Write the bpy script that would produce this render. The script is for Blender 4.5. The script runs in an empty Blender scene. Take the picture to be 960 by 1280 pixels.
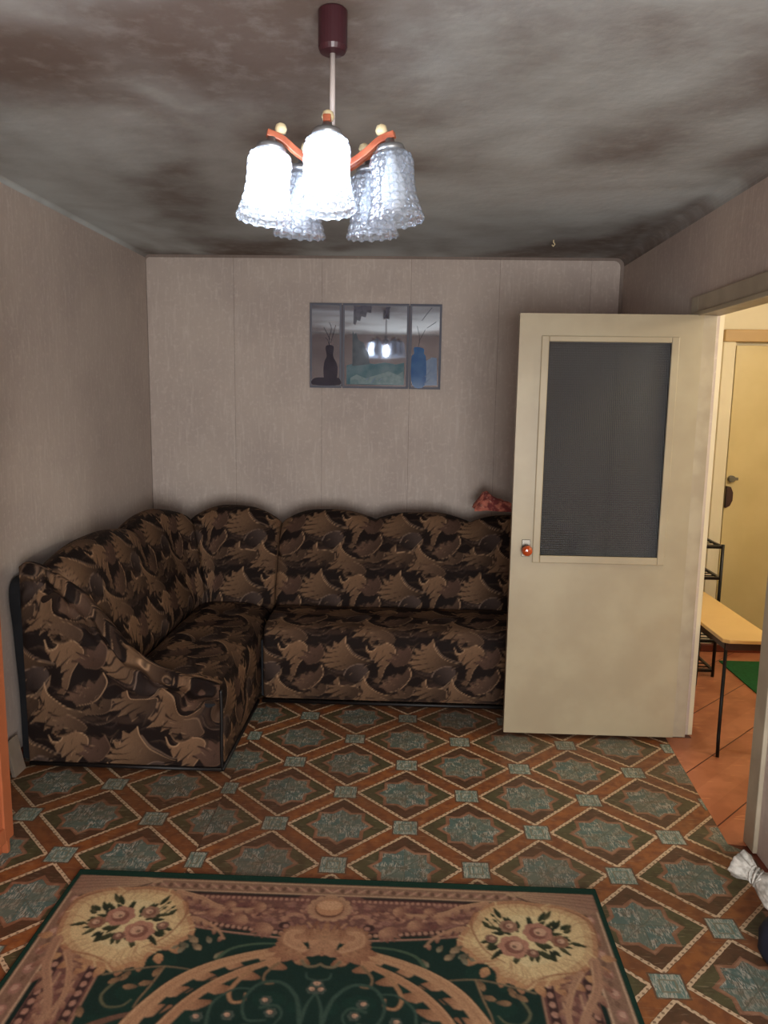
import bpy, math, random
import numpy as np
from math import sin, cos, pi, sqrt
from mathutils import Vector, Matrix, noise as mnoise

random.seed(4); np.random.seed(4)
SC = bpy.context.scene
COL = SC.collection

# ------------------------------------------------------------------ camera
F, PITCH, YAW, ROLL, HC = 954.78, 0.1496, -0.0379, 0.0151, 1.6166
cam_d = bpy.data.cameras.new('camera'); cam = bpy.data.objects.new('camera', cam_d); COL.objects.link(cam)
cam_d.sensor_fit = 'VERTICAL'; cam_d.sensor_height = 36.0; cam_d.lens = F / 1280.0 * 36.0
cam_d.clip_start = 0.02
fwd = Vector((sin(YAW)*cos(PITCH), cos(YAW)*cos(PITCH), -sin(PITCH)))
r0 = Vector((cos(YAW), -sin(YAW), 0)); u0 = r0.cross(fwd)
rgt = cos(ROLL)*r0 + sin(ROLL)*u0; upv = -sin(ROLL)*r0 + cos(ROLL)*u0
M = Matrix.Identity(4)
for i in range(3):
    M[i][0] = rgt[i]; M[i][1] = upv[i]; M[i][2] = -fwd[i]
M[2][3] = HC
cam.matrix_world = M
SC.camera = cam

# ------------------------------------------------------------------ light and exposure
SC.view_settings.view_transform = 'Standard'; SC.view_settings.look = 'None'
SC.view_settings.gamma = 1.0; SC.view_settings.use_curve_mapping = False
SC.view_settings.exposure = 0.0
w = bpy.data.worlds.new('dusk_sky'); SC.world = w; w.use_nodes = True
w.node_tree.nodes['Background'].inputs[0].default_value = (0.35, 0.5, 0.8, 1)
w.node_tree.nodes['Background'].inputs[1].default_value = 0.25

XL, XR, YB, YN, H = -1.715, 1.27, 4.93, -1.25, 2.482     # room inner faces
def area_light(name, loc, rot, sx, sy, power, color):
    d = bpy.data.lights.new(name, 'AREA'); d.shape = 'RECTANGLE'; d.size = sx; d.size_y = sy
    d.energy = power; d.color = color
    o = bpy.data.objects.new(name, d); COL.objects.link(o); o.location = loc; o.rotation_euler = rot
    return o
WX0, WX1, WZ0, WZ1 = -0.40, 1.22, 0.45, 1.68
area_light('window_daylight', ((WX0+WX1)/2, YN-0.13, (WZ0+WZ1)/2), (pi/2, 0, 0), WX1-WX0, WZ1-WZ0, 190, (1.0, 0.985, 0.96))
# warm ceiling lamp of the hallway
hl = bpy.data.lights.new('hall_lamp_light', 'POINT'); hl.energy = 44; hl.color = (1.0, 0.93, 0.80); hl.shadow_soft_size = 0.07
hlo = bpy.data.objects.new('hall_lamp_light', hl); COL.objects.link(hlo); hlo.location = (2.35, 3.15, 2.2)

try:
    SC.cycles.use_denoising = True
    SC.cycles.max_bounces = 8; SC.cycles.transparent_max_bounces = 16
    SC.cycles.caustics_reflective = False; SC.cycles.caustics_refractive = False
    SC.cycles.sample_clamp_indirect = 4.0
except Exception:
    pass

# ------------------------------------------------------------------ material helpers
def lin(c):
    return tuple(((v/255)/12.92 if v/255 <= 0.04045 else ((v/255+0.055)/1.055)**2.4) for v in c)
class S:
    """a value socket with arithmetic"""
    def __init__(s, nt, sock): s.nt = nt; s.k = sock
    def m(s, op, *a, clamp=False):
        n = s.nt.nodes.new('ShaderNodeMath'); n.operation = op; n.use_clamp = clamp
        for i, v in enumerate((s,)+a):
            if isinstance(v, S): s.nt.links.new(v.k, n.inputs[i])
            else: n.inputs[i].default_value = v
        return S(s.nt, n.outputs[0])
    def __add__(s, o): return s.m('ADD', o)
    def __sub__(s, o): return s.m('SUBTRACT', o)
    def __mul__(s, o): return s.m('MULTIPLY', o)
    def __truediv__(s, o): return s.m('DIVIDE', o)
    def abs(s): return s.m('ABSOLUTE')
    def lt(s, o): return s.m('LESS_THAN', o)
    def gt(s, o): return s.m('GREATER_THAN', o)
    def mx(s, o): return s.m('MAXIMUM', o)
    def mn(s, o): return s.m('MINIMUM', o)
    def inv(s): return s.m('MULTIPLY_ADD', -1.0, 1.0)
    def step(s, a, b):
        n = s.nt.nodes.new('ShaderNodeMapRange'); n.interpolation_type = 'SMOOTHSTEP'
        s.nt.links.new(s.k, n.inputs['Value']); n.inputs['From Min'].default_value = a; n.inputs['From Max'].default_value = b
        return S(s.nt, n.outputs[0])
class Mat:
    def __init__(s, name, color=(128, 128, 128), rough=0.6, metal=0.0, spec=0.4, **kw):
        s.m = bpy.data.materials.new(name); s.m.use_nodes = True; s.nt = s.m.node_tree
        s.b = s.nt.nodes['Principled BSDF']
        s.b.inputs['Base Color'].default_value = (*lin(color), 1)
        s.b.inputs['Roughness'].default_value = rough; s.b.inputs['Metallic'].default_value = metal
        s.b.inputs['Specular IOR Level'].default_value = spec
        for k, v in kw.items(): s.b.inputs[k.replace('_', ' ')].default_value = v
    def new(s, t): return s.nt.nodes.new(t)
    def link(s, a, b): s.nt.links.new(a, b)
    def coord(s, kind='Object'):
        return s.new('ShaderNodeTexCoord').outputs[kind]
    def pos(s):
        g = s.new('ShaderNodeNewGeometry'); x = s.new('ShaderNodeSeparateXYZ'); s.link(g.outputs['Position'], x.inputs[0])
        return [S(s.nt, x.outputs[i]) for i in range(3)]
    def mapping(s, vec, scale=(1, 1, 1), loc=(0, 0, 0)):
        n = s.new('ShaderNodeMapping'); s.link(vec, n.inputs[0]); n.inputs['Scale'].default_value = scale; n.inputs['Location'].default_value = loc
        return n.outputs[0]
    def noise(s, vec, scale=5, detail=3, rough=0.5, dist=0.0):
        n = s.new('ShaderNodeTexNoise'); s.link(vec, n.inputs['Vector']); n.inputs['Scale'].default_value = scale
        n.inputs['Detail'].default_value = detail; n.inputs['Roughness'].default_value = rough; n.inputs['Distortion'].default_value = dist
        return S(s.nt, n.outputs[0])
    def mix(s, fac, a, b):
        n = s.new('ShaderNodeMix'); n.data_type = 'RGBA'
        if isinstance(fac, S): s.link(fac.k, n.inputs[0])
        else: n.inputs[0].default_value = fac
        for v, i in ((a, 6), (b, 7)):
            if isinstance(v, tuple): n.inputs[i].default_value = (*lin(v), 1)
            else: s.link(v, n.inputs[i])
        return n.outputs[2]
    def color(s, sock): s.link(sock, s.b.inputs['Base Color'])
    def rough(s, v): s.link(v.k, s.b.inputs['Roughness'])
    def bump(s, v, strength=0.3, dist=0.01, bsdf=None):
        n = s.new('ShaderNodeBump'); s.link(v.k, n.inputs['Height']); n.inputs['Strength'].default_value = strength; n.inputs['Distance'].default_value = dist
        s.link(n.outputs[0], (bsdf or s.b).inputs['Normal']); return n.outputs[0]

def vary(name, c1, c2, scale=6, rough=0.6, stretch=(1, 1, 1), bump=0.0, bdist=0.002, bscale=None, metal=0.0, spec=0.4, lo=0.35, hi=0.65, detail=4):
    m = Mat(name, c1, rough, metal, spec); v = m.mapping(m.coord(), stretch)
    n = m.noise(v, scale, detail)
    m.color(m.mix(n.step(lo, hi), c1, c2))
    if bump: m.bump(m.noise(v, bscale or scale*4, 3), bump, bdist)
    return m.m

# wallpaper: mauve beige with a fine vertical woven relief and faint blotches
def wallpaper(name, c1, c2, c3):
    m = Mat(name, c1, 0.75, 0, 0.25); v = m.coord()
    n1 = m.noise(v, 2.2, 4, 0.6); n2 = m.noise(m.mapping(v, (60, 60, 7)), 1, 3, 0.6); n3 = m.noise(v, 45, 3, 0.6)
    c = m.mix(n1.step(0.35, 0.7), c1, c2); c = m.mix(n2.step(0.5, 0.75)*0.45, c, c3)
    c = m.mix(n3.step(0.52, 0.7)*0.35, c, c3)
    m.color(c); m.bump(n2*0.5+n3*0.6, 0.5, 0.003)
    return m.m
WALL = wallpaper('wallpaper_mauve', (194, 180, 170), (182, 168, 160), (214, 203, 194))
PLASTER = wallpaper('bare_plaster', (140, 126, 118), (128, 114, 106), (150, 138, 128))
def ceiling_mat():
    m = Mat('limewashed_ceiling', (170, 168, 160), 0.9, 0, 0.1); v = m.coord()
    a = m.noise(m.mapping(v, (0.75, 0.55, 1), (3.1, 1.7, 0)), 1.15, 3, 0.55, 0.6); b = m.noise(v, 3.0, 4, 0.6)  # stain blotches, placed paler near the camera to imitate the light's falloff
    f = (a*0.85+b*0.15).step(0.36, 0.62)
    c = m.mix(f, (118, 106, 99), (198, 205, 205)); c = m.mix(m.noise(v, 14, 4, 0.6).step(0.45, 0.75)*0.2, c, (196, 198, 194))
    m.color(c); m.bump(m.noise(v, 22, 4)+m.noise(v, 3.5, 2)*1.5, 0.35, 0.006)
    return m.m
CEIL = ceiling_mat()
WHITE_PAINT = vary('cream_oil_paint', (168, 156, 130), (159, 146, 121), 4, 0.38, bump=0.15, bscale=14)
JAMB_PAINT = vary('worn_white_paint', (174, 163, 142), (160, 148, 128), 7, 0.45, bump=0.3, bscale=25)
RED_PAINT = vary('red_brown_floor_paint', (104, 44, 26), (88, 38, 24), 6, 0.4)
HALL_WALL = vary('hall_wall_cream', (226, 214, 186), (218, 206, 178), 3, 0.7)
HALL_DOOR = vary('hall_door_yellow_paint', (208, 188, 138), (200, 180, 130), 3, 0.4)
CASING = vary('tan_casing_paint', (192, 160, 112), (180, 148, 100), 3, 0.5)
ORANGE_WOOD = vary('orange_veneer', (184, 108, 72), (168, 96, 62), 2.0, 0.35, (3, 3, 0.4), bump=0.1, bscale=10)
CHAND_WOOD = vary('reddish_varnished_wood', (172, 96, 68), (136, 66, 46), 20, 0.3, (1, 1, 1))
BONE = Mat('ivory_plastic', (214, 196, 156), 0.35).m
CANOPY = Mat('dark_wine_plastic', (58, 28, 34), 0.35).m
GREY_TUBE = Mat('aged_white_tube', (190, 180, 176), 0.4).m
CAP_METAL = Mat('dull_cap_metal', (150, 150, 152), 0.35, 0.8).m
BLACK_METAL = Mat('black_enamel', (20, 16, 15), 0.35, 0.3).m
BLACK_PIPE = Mat('black_piping', (14, 10, 10), 0.5).m
DARK_CLOTH = vary('black_backing_cloth', (22, 24, 28), (30, 32, 36), 8, 0.9)
AMBER = Mat('amber_glass_knob', (170, 66, 22), 0.12, 0, 0.7, Coat_Weight=0.6).m
BRASS = Mat('tarnished_steel', (120, 116, 108), 0.35, 0.9).m
DARK_BROWN = Mat('dark_handle_plate', (62, 40, 36), 0.4).m
BENCH_TOP = vary('yellow_laminate', (224, 186, 122), (214, 174, 110), 3, 0.3)
GREEN_MAT = vary('green_mat', (22, 92, 46), (16, 78, 38), 60, 0.95, bump=0.5, bscale=120)
PALE_BOARD = vary('pale_board', (150, 138, 126), (136, 124, 112), 9, 0.7)
NAVY = vary('navy_bag_cloth', (22, 26, 40), (30, 34, 48), 12, 0.6, bump=0.3, bscale=30)
CORD_WHITE = vary('whitish_cord', (188, 184, 176), (150, 146, 138), 60, 0.85, bump=0.5, bscale=200)

def pink_mat():
    m = Mat('pink_patterned_cloth', (170, 96, 84), 0.9); v = m.coord()
    n = m.noise(v, 22, 3); n2 = m.noise(v, 60, 2)
    c = m.mix(n.step(0.42, 0.58), (204, 122, 102), (128, 60, 58)); c = m.mix(n2.step(0.6, 0.7)*0.6, c, (216, 170, 150))
    m.color(c); m.bump(n2, 0.4, 0.004); return m.m
PINK = pink_mat()

# printed linoleum of the room: diagonal lattice of orange bands, teal squares and eight point stars
def lino_mat(dx0=0.0, dy0=0.0, name='star_lattice_linoleum'):
    m = Mat(name, (90, 60, 40), 0.42, 0, 0.45)
    X, Y, Z = m.pos(); A = 0.4977; X0, Y0 = -0.5011+dx0, 2.6919+dy0
    x = (X-X0)*(1/A); y = (Y-Y0)*(1/A)
    PW = m.new('ShaderNodeNewGeometry').outputs['Position']
    x = x+(m.noise(PW, 55, 3)-0.5)*0.013; y = y+(m.noise(m.mapping(PW, (1, 1, 1), (5, 9, 0)), 55, 3)-0.5)*0.013
    s = x+y; t = x-y                                     # nodes at integer s, t
    def cen(q, off=0.5):                                 # signed distance to nearest integer
        return (q+off).m('FRACT')-0.5
    sd = cen(s); td = cen(t)
    band = sd.abs().mn(td.abs())
    # local axes about the node and about the cell centre, in units of A
    nx = (sd+td)*0.5; ny = (sd-td)*0.5
    sc_ = cen(s, 0.0); tc = cen(t, 0.0); cx = (sc_+tc)*0.5; cy = (sc_-tc)*0.5
    P = m.new('ShaderNodeNewGeometry').outputs['Position']
    fine = m.noise(m.mapping(P, (190, 36, 1)), 1, 2, 0.5, 1.2); mid = m.noise(P, 26, 3); big = m.noise(P, 2.3, 3)
    # field
    topbot = cy.abs().gt(cx.abs())
    col = m.mix(topbot, (80, 76, 50), (86, 58, 40))
    col = m.mix(mid.step(0.45, 0.65)*0.5, col, (58, 46, 30))
    # star with pink brown margin
    sq = cx.abs().mx(cy.abs()); dm = (cx+cy).abs().mx((cx-cy).abs())*0.5*sqrt(2)
    star = sq.mn(dm)
    col = m.mix(star.lt(0.185), col, (128, 88, 66))
    col = m.mix(star.lt(0.176)*mid.step(0.4, 0.6), col, (150, 112, 88))
    teal = m.mix(fine.step(0.47, 0.58)*mid.step(0.38, 0.58), (80, 104, 98), (186, 182, 168))
    teal = m.mix((cx*cy).gt(0.0)*0.45, teal, (106, 110, 94))
    teal = m.mix(mid.step(0.48, 0.66)*0.55, teal, (104, 86, 66))
    col = m.mix(star.lt(0.158), col, teal)
    spoke = cx.abs().mn(cy.abs()).mn((cx+cy).abs().mn((cx-cy).abs())*0.7)
    col = m.mix(spoke.lt(0.004)*star.lt(0.158)*0.6, col, (84, 82, 68))
    # bands
    orange = m.mix(mid.step(0.35, 0.7), (146, 88, 46), (116, 66, 38)); orange = m.mix(sd.abs().lt(td.abs())*0.35, orange, (100, 62, 42))
    col = m.mix(band.lt(0.104), col, orange)
    rope = ((s+t)*95.0).m('SINE').step(-0.5, 0.3)
    rope2 = ((s-t)*95.0).m('SINE').step(-0.5, 0.3)
    line = (band-0.104).abs().lt(0.0175)
    outl = (band-0.104).abs().lt(0.022)
    col = m.mix(outl, col, (92, 62, 42))
    col = m.mix(line*(rope.mx(rope2)*0.75+0.25), col, (204, 178, 146))
    # node squares
    nd = nx.abs().mx(ny.abs())
    col = m.mix(nd.lt(0.100), col, (96, 68, 50))
    ndc = m.mix(fine.step(0.45, 0.6)*0.8, (96, 122, 114), (186, 182, 166))
    col = m.mix(nd.lt(0.088), col, ndc); col = m.mix((nd-0.045).abs().lt(0.006), col, (120, 120, 100))
    # wear: browner, more scuffed in large irregular patches
    scuff = m.noise(m.mapping(P, (1, 1, 1), (3.3, 0.7, 0)), 1.3, 4, 0.6, 0.5)
    col = m.mix(scuff.step(0.40, 0.65)*0.45, col, (84, 60, 44)); col = m.mix(big.step(0.5, 0.8)*0.25, col, (104, 84, 62))
    streak = m.noise(m.mapping(P, (22, 150, 1)), 1, 3).step(0.58, 0.72); col = m.mix(streak*0.35, col, (168, 150, 126))
    m.color(col)
    m.bump(fine*0.6+line*0.5+mid*0.4, 0.25, 0.0015)
    m.rough(mid*0.2+0.36)
    return m.m
LINO = lino_mat(); LINO_L = lino_mat(0.03, 0.0, 'star_lattice_linoleum_offcut')
def hall_lino():
    m = Mat('orange_parquet_linoleum', (170, 84, 44), 0.35, 0, 0.45); X, Y, Z = m.pos()
    P = m.new('ShaderNodeNewGeometry').outputs['Position']
    d1 = (X-Y)*0.7071; d2 = (X+Y)*0.7071
    c = m.mix(m.noise(P, 6, 3).step(0.4, 0.65), (182, 116, 84), (162, 98, 68))
    blk = (d1*5.0).m('FRACT').lt(0.5)
    st = m.noise(m.mapping(P, (8, 50, 1)), 1, 2).step(0.62, 0.7)
    c = m.mix(st*0.6, c, (214, 148, 104))
    c = m.mix(blk*0.18, c, (130, 60, 34))
    line = (d1*(1/0.28)).m('FRACT').lt(0.02)
    c = m.mix(line, c, (70, 14, 10))
    m.color(c); m.bump(st, 0.2, 0.001); return m.m
HALL_LINO = hall_lino()

def vcol_mat(name, rough=0.85, bscale=900, bs=0.35, bd=0.0015, sheen=0.0, spec=0.2):
    m = Mat(name, (90, 70, 50), rough, 0, spec)
    a = m.new('ShaderNodeAttribute'); a.attribute_name = 'weave'; m.link(a.outputs['Color'], m.b.inputs['Base Color'])
    v = m.coord(); n = m.noise(v, bscale, 2); m.bump(n, bs, bd)
    if sheen: m.b.inputs['Sheen Weight'].default_value = sheen
    return m.m
UPH = vcol_mat('brown_leaf_velour', 0.75, 500, 0.3, 0.002, 0.0, 0.14)
PILE = vcol_mat('woven_rug_pile', 0.95, 700, 0.5, 0.003)

def glass_door_mat():
    m = Mat('patterned_door_glass', (120, 126, 134), 0.3, 0, 0.5)
    v = m.coord(); sx = m.new('ShaderNodeSeparateXYZ'); m.link(v, sx.inputs[0])
    x = S(m.nt, sx.outputs[0]); z = S(m.nt, sx.outputs[2])
    a = ((x+z)*330.0).m('SINE'); b = ((x-z*0.8)*330.0).m('SINE')
    h = a*b+m.noise(v, 40, 2)*0.8
    rf = m.new('ShaderNodeBsdfRefraction'); rf.inputs['IOR'].default_value = 1.12; rf.inputs['Roughness'].default_value = 0.22; rf.inputs['Color'].default_value = (0.46, 0.46, 0.48, 1)
    tr = m.new('ShaderNodeBsdfTransparent'); tr.inputs[0].default_value = (0.44, 0.45, 0.47, 1)
    gl = m.new('ShaderNodeBsdfGlossy'); gl.inputs['Roughness'].default_value = 0.25; gl.inputs['Color'].default_value = (0.8, 0.85, 0.9, 1)
    df = m.new('ShaderNodeBsdfDiffuse'); df.inputs[0].default_value = (0.07, 0.075, 0.08, 1)
    for n in (rf, gl): m.bump(h, 0.5, 0.003, n)
    def mixs(f, p, q):
        n = m.new('ShaderNodeMixShader'); n.inputs[0].default_value = f; m.link(p.outputs[0], n.inputs[1]); m.link(q.outputs[0], n.inputs[2]); return n
    o = mixs(0.07, mixs(0.09, mixs(0.35, rf, tr), df), gl)
    m.link(o.outputs[0], m.nt.nodes['Material Output'].inputs[0]); return m.m
DOOR_GLASS = glass_door_mat()
def mirror_mat():
    m = Mat('bevelled_mirror_glass', (96, 98, 112), 0.06, 0.0, 0.9, Coat_Weight=0.4)
    v = m.coord(); n = m.noise(v, 7, 3); m.color(m.mix(n.step(0.35, 0.65), (92, 92, 106), (112, 112, 124)))
    g = m.new('ShaderNodeBsdfGlossy'); g.inputs['Roughness'].default_value = 0.03; g.inputs['Color'].default_value = (0.62, 0.66, 0.74, 1)
    mx = m.new('ShaderNodeMixShader'); mx.inputs[0].default_value = 0.45
    m.link(m.b.outputs[0], mx.inputs[1]); m.link(g.outputs[0], mx.inputs[2])
    m.link(mx.outputs[0], m.nt.nodes['Material Output'].inputs[0]); return m.m
MIRROR = mirror_mat()
BEVEL_GLASS = Mat('bright_bevel_edge', (128, 132, 146), 0.12, 0.3, 0.8).m
def print_mat(name, c1, c2, sc=8):
    m = Mat(name, c1, 0.08, 0, 0.6, Coat_Weight=0.5); v = m.coord(); m.color(m.mix(m.noise(v, sc, 4).step(0.35, 0.65), c1, c2)); return m.m
def shade_glass():
    m = Mat('bubbled_clear_glass', (225, 232, 240), 0.08); nt = m.nt
    v = m.coord(); n = m.noise(v, 90, 2)
    tr = m.new('ShaderNodeBsdfTransparent'); tr.inputs[0].default_value = (0.86, 0.9, 0.96, 1)
    gl = m.new('ShaderNodeBsdfGlossy'); gl.inputs['Roughness'].default_value = 0.12; gl.inputs['Color'].default_value = (0.85, 0.92, 1, 1)
    tl = m.new('ShaderNodeBsdfTranslucent'); tl.inputs[0].default_value = (0.8, 0.88, 0.97, 1)
    df = m.new('ShaderNodeBsdfDiffuse'); df.inputs[0].default_value = (0.62, 0.68, 0.78, 1)
    bn = m.bump(n, 0.4, 0.004, gl)
    a = m.new('ShaderNodeMixShader'); a.inputs[0].default_value = 0.5; m.link(tl.outputs[0], a.inputs[1]); m.link(df.outputs[0], a.inputs[2])
    b = m.new('ShaderNodeMixShader'); b.inputs[0].default_value = 0.34; m.link(tr.outputs[0], b.inputs[1]); m.link(a.outputs[0], b.inputs[2])
    fr = m.new('ShaderNodeLayerWeight'); fr.inputs[0].default_value = 0.45
    c = m.new('ShaderNodeMixShader'); m.link(fr.outputs['Facing'], c.inputs[0]); m.link(b.outputs[0], c.inputs[1]); m.link(gl.outputs[0], c.inputs[2])
    m.link(c.outputs[0], nt.nodes['Material Output'].inputs[0]); return m.m
SHADE = shade_glass()
BULB_OFF = Mat('unlit_bulb_glass', (225, 228, 232), 0.15, 0, 0.5).m
BULB_ON = Mat('lit_bulb', (255, 255, 255), 0.5).m
_b = BULB_ON.node_tree.nodes['Principled BSDF']; _b.inputs['Emission Color'].default_value = (0.86, 0.92, 1.0, 1); _b.inputs['Emission Strength'].default_value = 60.0
LAMP_OPAL = Mat('lit_opal_globe', (255, 240, 210), 0.5).m
_b = LAMP_OPAL.node_tree.nodes['Principled BSDF']; _b.inputs['Emission Color'].default_value = (1.0, 0.82, 0.55, 1); _b.inputs['Emission Strength'].default_value = 4.0
def pane_mat():
    m = Mat('clear_window_pane'); tr = m.new('ShaderNodeBsdfTransparent'); gl = m.new('ShaderNodeBsdfGlossy'); gl.inputs['Roughness'].default_value = 0.02
    a = m.new('ShaderNodeMixShader'); a.inputs[0].default_value = 0.06; m.link(tr.outputs[0], a.inputs[1]); m.link(gl.outputs[0], a.inputs[2])
    m.link(a.outputs[0], m.nt.nodes['Material Output'].inputs[0]); return m.m
PANE = pane_mat()

# ------------------------------------------------------------------ mesh helpers
class MB:
    def __init__(s): s.v = []; s.f = []
    def add(s, v, f):
        o = len(s.v); s.v += [tuple(p) for p in v]; s.f += [tuple(i+o for i in q) for q in f]; return s
    def box(s, x0, x1, y0, y1, z0, z1):
        v = [(x0,y0,z0),(x1,y0,z0),(x1,y1,z0),(x0,y1,z0),(x0,y0,z1),(x1,y0,z1),(x1,y1,z1),(x0,y1,z1)]
        return s.add(v, [(0,3,2,1),(4,5,6,7),(0,1,5,4),(1,2,6,5),(2,3,7,6),(3,0,4,7)])
    def prism(s, poly, a0, a1, axis='z'):
        n = len(poly)
        def P(p, a): return {'z': (p[0], p[1], a), 'y': (p[0], a, p[1]), 'x': (a, p[0], p[1])}[axis]
        v = [P(p, a0) for p in poly]+[P(p, a1) for p in poly]
        return s.add(v, [tuple(range(n))[::-1], tuple(range(n, 2*n))]+[(i, (i+1) % n, n+(i+1) % n, n+i) for i in range(n)])
    def lathe(s, prof, n=24, c=(0, 0, 0), cap=True):
        v = []; f = []
        for r, z in prof:
            for k in range(n): v.append((c[0]+r*cos(2*pi*k/n), c[1]+r*sin(2*pi*k/n), c[2]+z))
        for i in range(len(prof)-1):
            for k in range(n): f.append((i*n+k, i*n+(k+1) % n, (i+1)*n+(k+1) % n, (i+1)*n+k))
        if cap: f.append(tuple(range(n))[::-1]); f.append(tuple(range((len(prof)-1)*n, len(prof)*n)))
        return s.add(v, f)
    def tube(s, pts, r, n=8, closed=False):
        pts = [Vector(p) for p in pts]; N = len(pts); v = []; f = []
        t = (pts[1]-pts[0]).normalized(); ref = Vector((0, 0, 1)) if abs(t.z) < 0.9 else Vector((1, 0, 0))
        a = t.cross(ref).normalized()
        for i, p in enumerate(pts):
            if closed: d = (pts[(i+1) % N]-pts[i-1]).normalized()
            else: d = (pts[min(i+1, N-1)]-pts[max(i-1, 0)]).normalized()
            a = (a-d*a.dot(d)).normalized(); b = d.cross(a)
            rr = r[i] if isinstance(r, (list, tuple)) else r
            for k in range(n): v.append(p+a*rr*cos(2*pi*k/n)+b*rr*sin(2*pi*k/n))
        for i in range(N if closed else N-1):
            j = (i+1) % N
            for k in range(n): f.append((i*n+k, i*n+(k+1) % n, j*n+(k+1) % n, j*n+k))
        if not closed: f += [tuple(range(n))[::-1], tuple(range((N-1)*n, N*n))]
        return s.add(v, f)
    def build(s, name, mat, parent=None, smooth=False, bevel=0.0, world=True):
        me = bpy.data.meshes.new(name); me.from_pydata(s.v, [], s.f); me.materials.append(mat)
        o = bpy.data.objects.new(name, me); COL.objects.link(o)
        fix(me)
        if smooth:
            me.polygons.foreach_set('use_smooth', [True]*len(me.polygons))
        if bevel:
            b = o.modifiers.new('bevel', 'BEVEL'); b.width = bevel; b.segments = 2; b.limit_method = 'ANGLE'
        if parent is not None: attach(o, parent)
        return o
def fix(me):
    import bmesh
    bm = bmesh.new(); bm.from_mesh(me); bmesh.ops.recalc_face_normals(bm, faces=bm.faces); bm.to_mesh(me); bm.free()
def root_offset(p):
    v = Vector((0, 0, 0))
    while p is not None: v += p.location; p = p.parent
    return v
def attach(o, parent):
    """parent a mesh whose coordinates are in world space (thing roots are only translated while building)"""
    o.parent = parent; off = root_offset(parent)
    o.matrix_parent_inverse = Matrix.Identity(4)
    o.location = -off + o.location
    # move the offset into the mesh so that part origins sit on their thing
    o.data.transform(Matrix.Translation(o.location)); o.location = (0, 0, 0)
def tag(o, label=None, cat=None, group=None, kind=None):
    if label: o['label'] = label
    if cat: o['category'] = cat
    if group: o['group'] = group
    if kind: o['kind'] = kind
    return o
def thing(name, loc, label, cat, group=None, kind=None):
    o = bpy.data.objects.new(name, None); COL.objects.link(o); o.location = loc; o.empty_display_size = 0.1
    return tag(o, label, cat, group, kind)
def struct(o, label=None, cat=None): return tag(o, label, cat, kind='structure')
def rbox(x0, x1, y0, y1, z0, z1): return MB().box(x0, x1, y0, y1, z0, z1)
def grid_obj(name, V, mat, parent=None, uv=None, tile=None, colors=None, loopu=False, caps=False, smooth=True):
    """V: (n, m, 3) array of world points; colour either given or sampled from a fabric tile with uv in metres"""
    n, m_ = V.shape[:2]
    idx = np.arange(n*m_).reshape(n, m_)
    if loopu: nxt = np.roll(idx, -1, axis=1)
    a = idx[:-1, :-1].ravel(); b = idx[:-1, 1:].ravel(); c = idx[1:, 1:].ravel(); d = idx[1:, :-1].ravel()
    F_ = np.stack([a, b, c, d], 1)
    if loopu:
        e = np.stack([idx[:-1, -1], idx[:-1, 0], idx[1:, 0], idx[1:, -1]], 1); F_ = np.concatenate([F_, e])
    faces = F_.tolist()
    if caps:
        faces.append(idx[0].tolist()); faces.append(idx[-1][::-1].tolist())
    me = bpy.data.meshes.new(name); off = np.array(root_offset(parent)) if parent is not None else np.zeros(3)
    P = V.reshape(-1, 3)-off
    me.from_pydata(P.tolist(), [], faces)
    if smooth: me.polygons.foreach_set('use_smooth', [True]*len(me.polygons))
    me.materials.append(mat)
    if tile is not None: colors = sample_tile(tile, uv.reshape(-1, 2))
    if colors is not None:
        ca = me.color_attributes.new('weave', 'FLOAT_COLOR', 'POINT')
        rgba = np.ones((n*m_, 4), np.float32); rgba[:, :3] = colors.reshape(-1, 3)
        ca.data.foreach_set('color', rgba.ravel())
    o = bpy.data.objects.new(name, me); COL.objects.link(o)
    fix(me)
    if parent is not None: o.parent = parent
    return o

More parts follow.
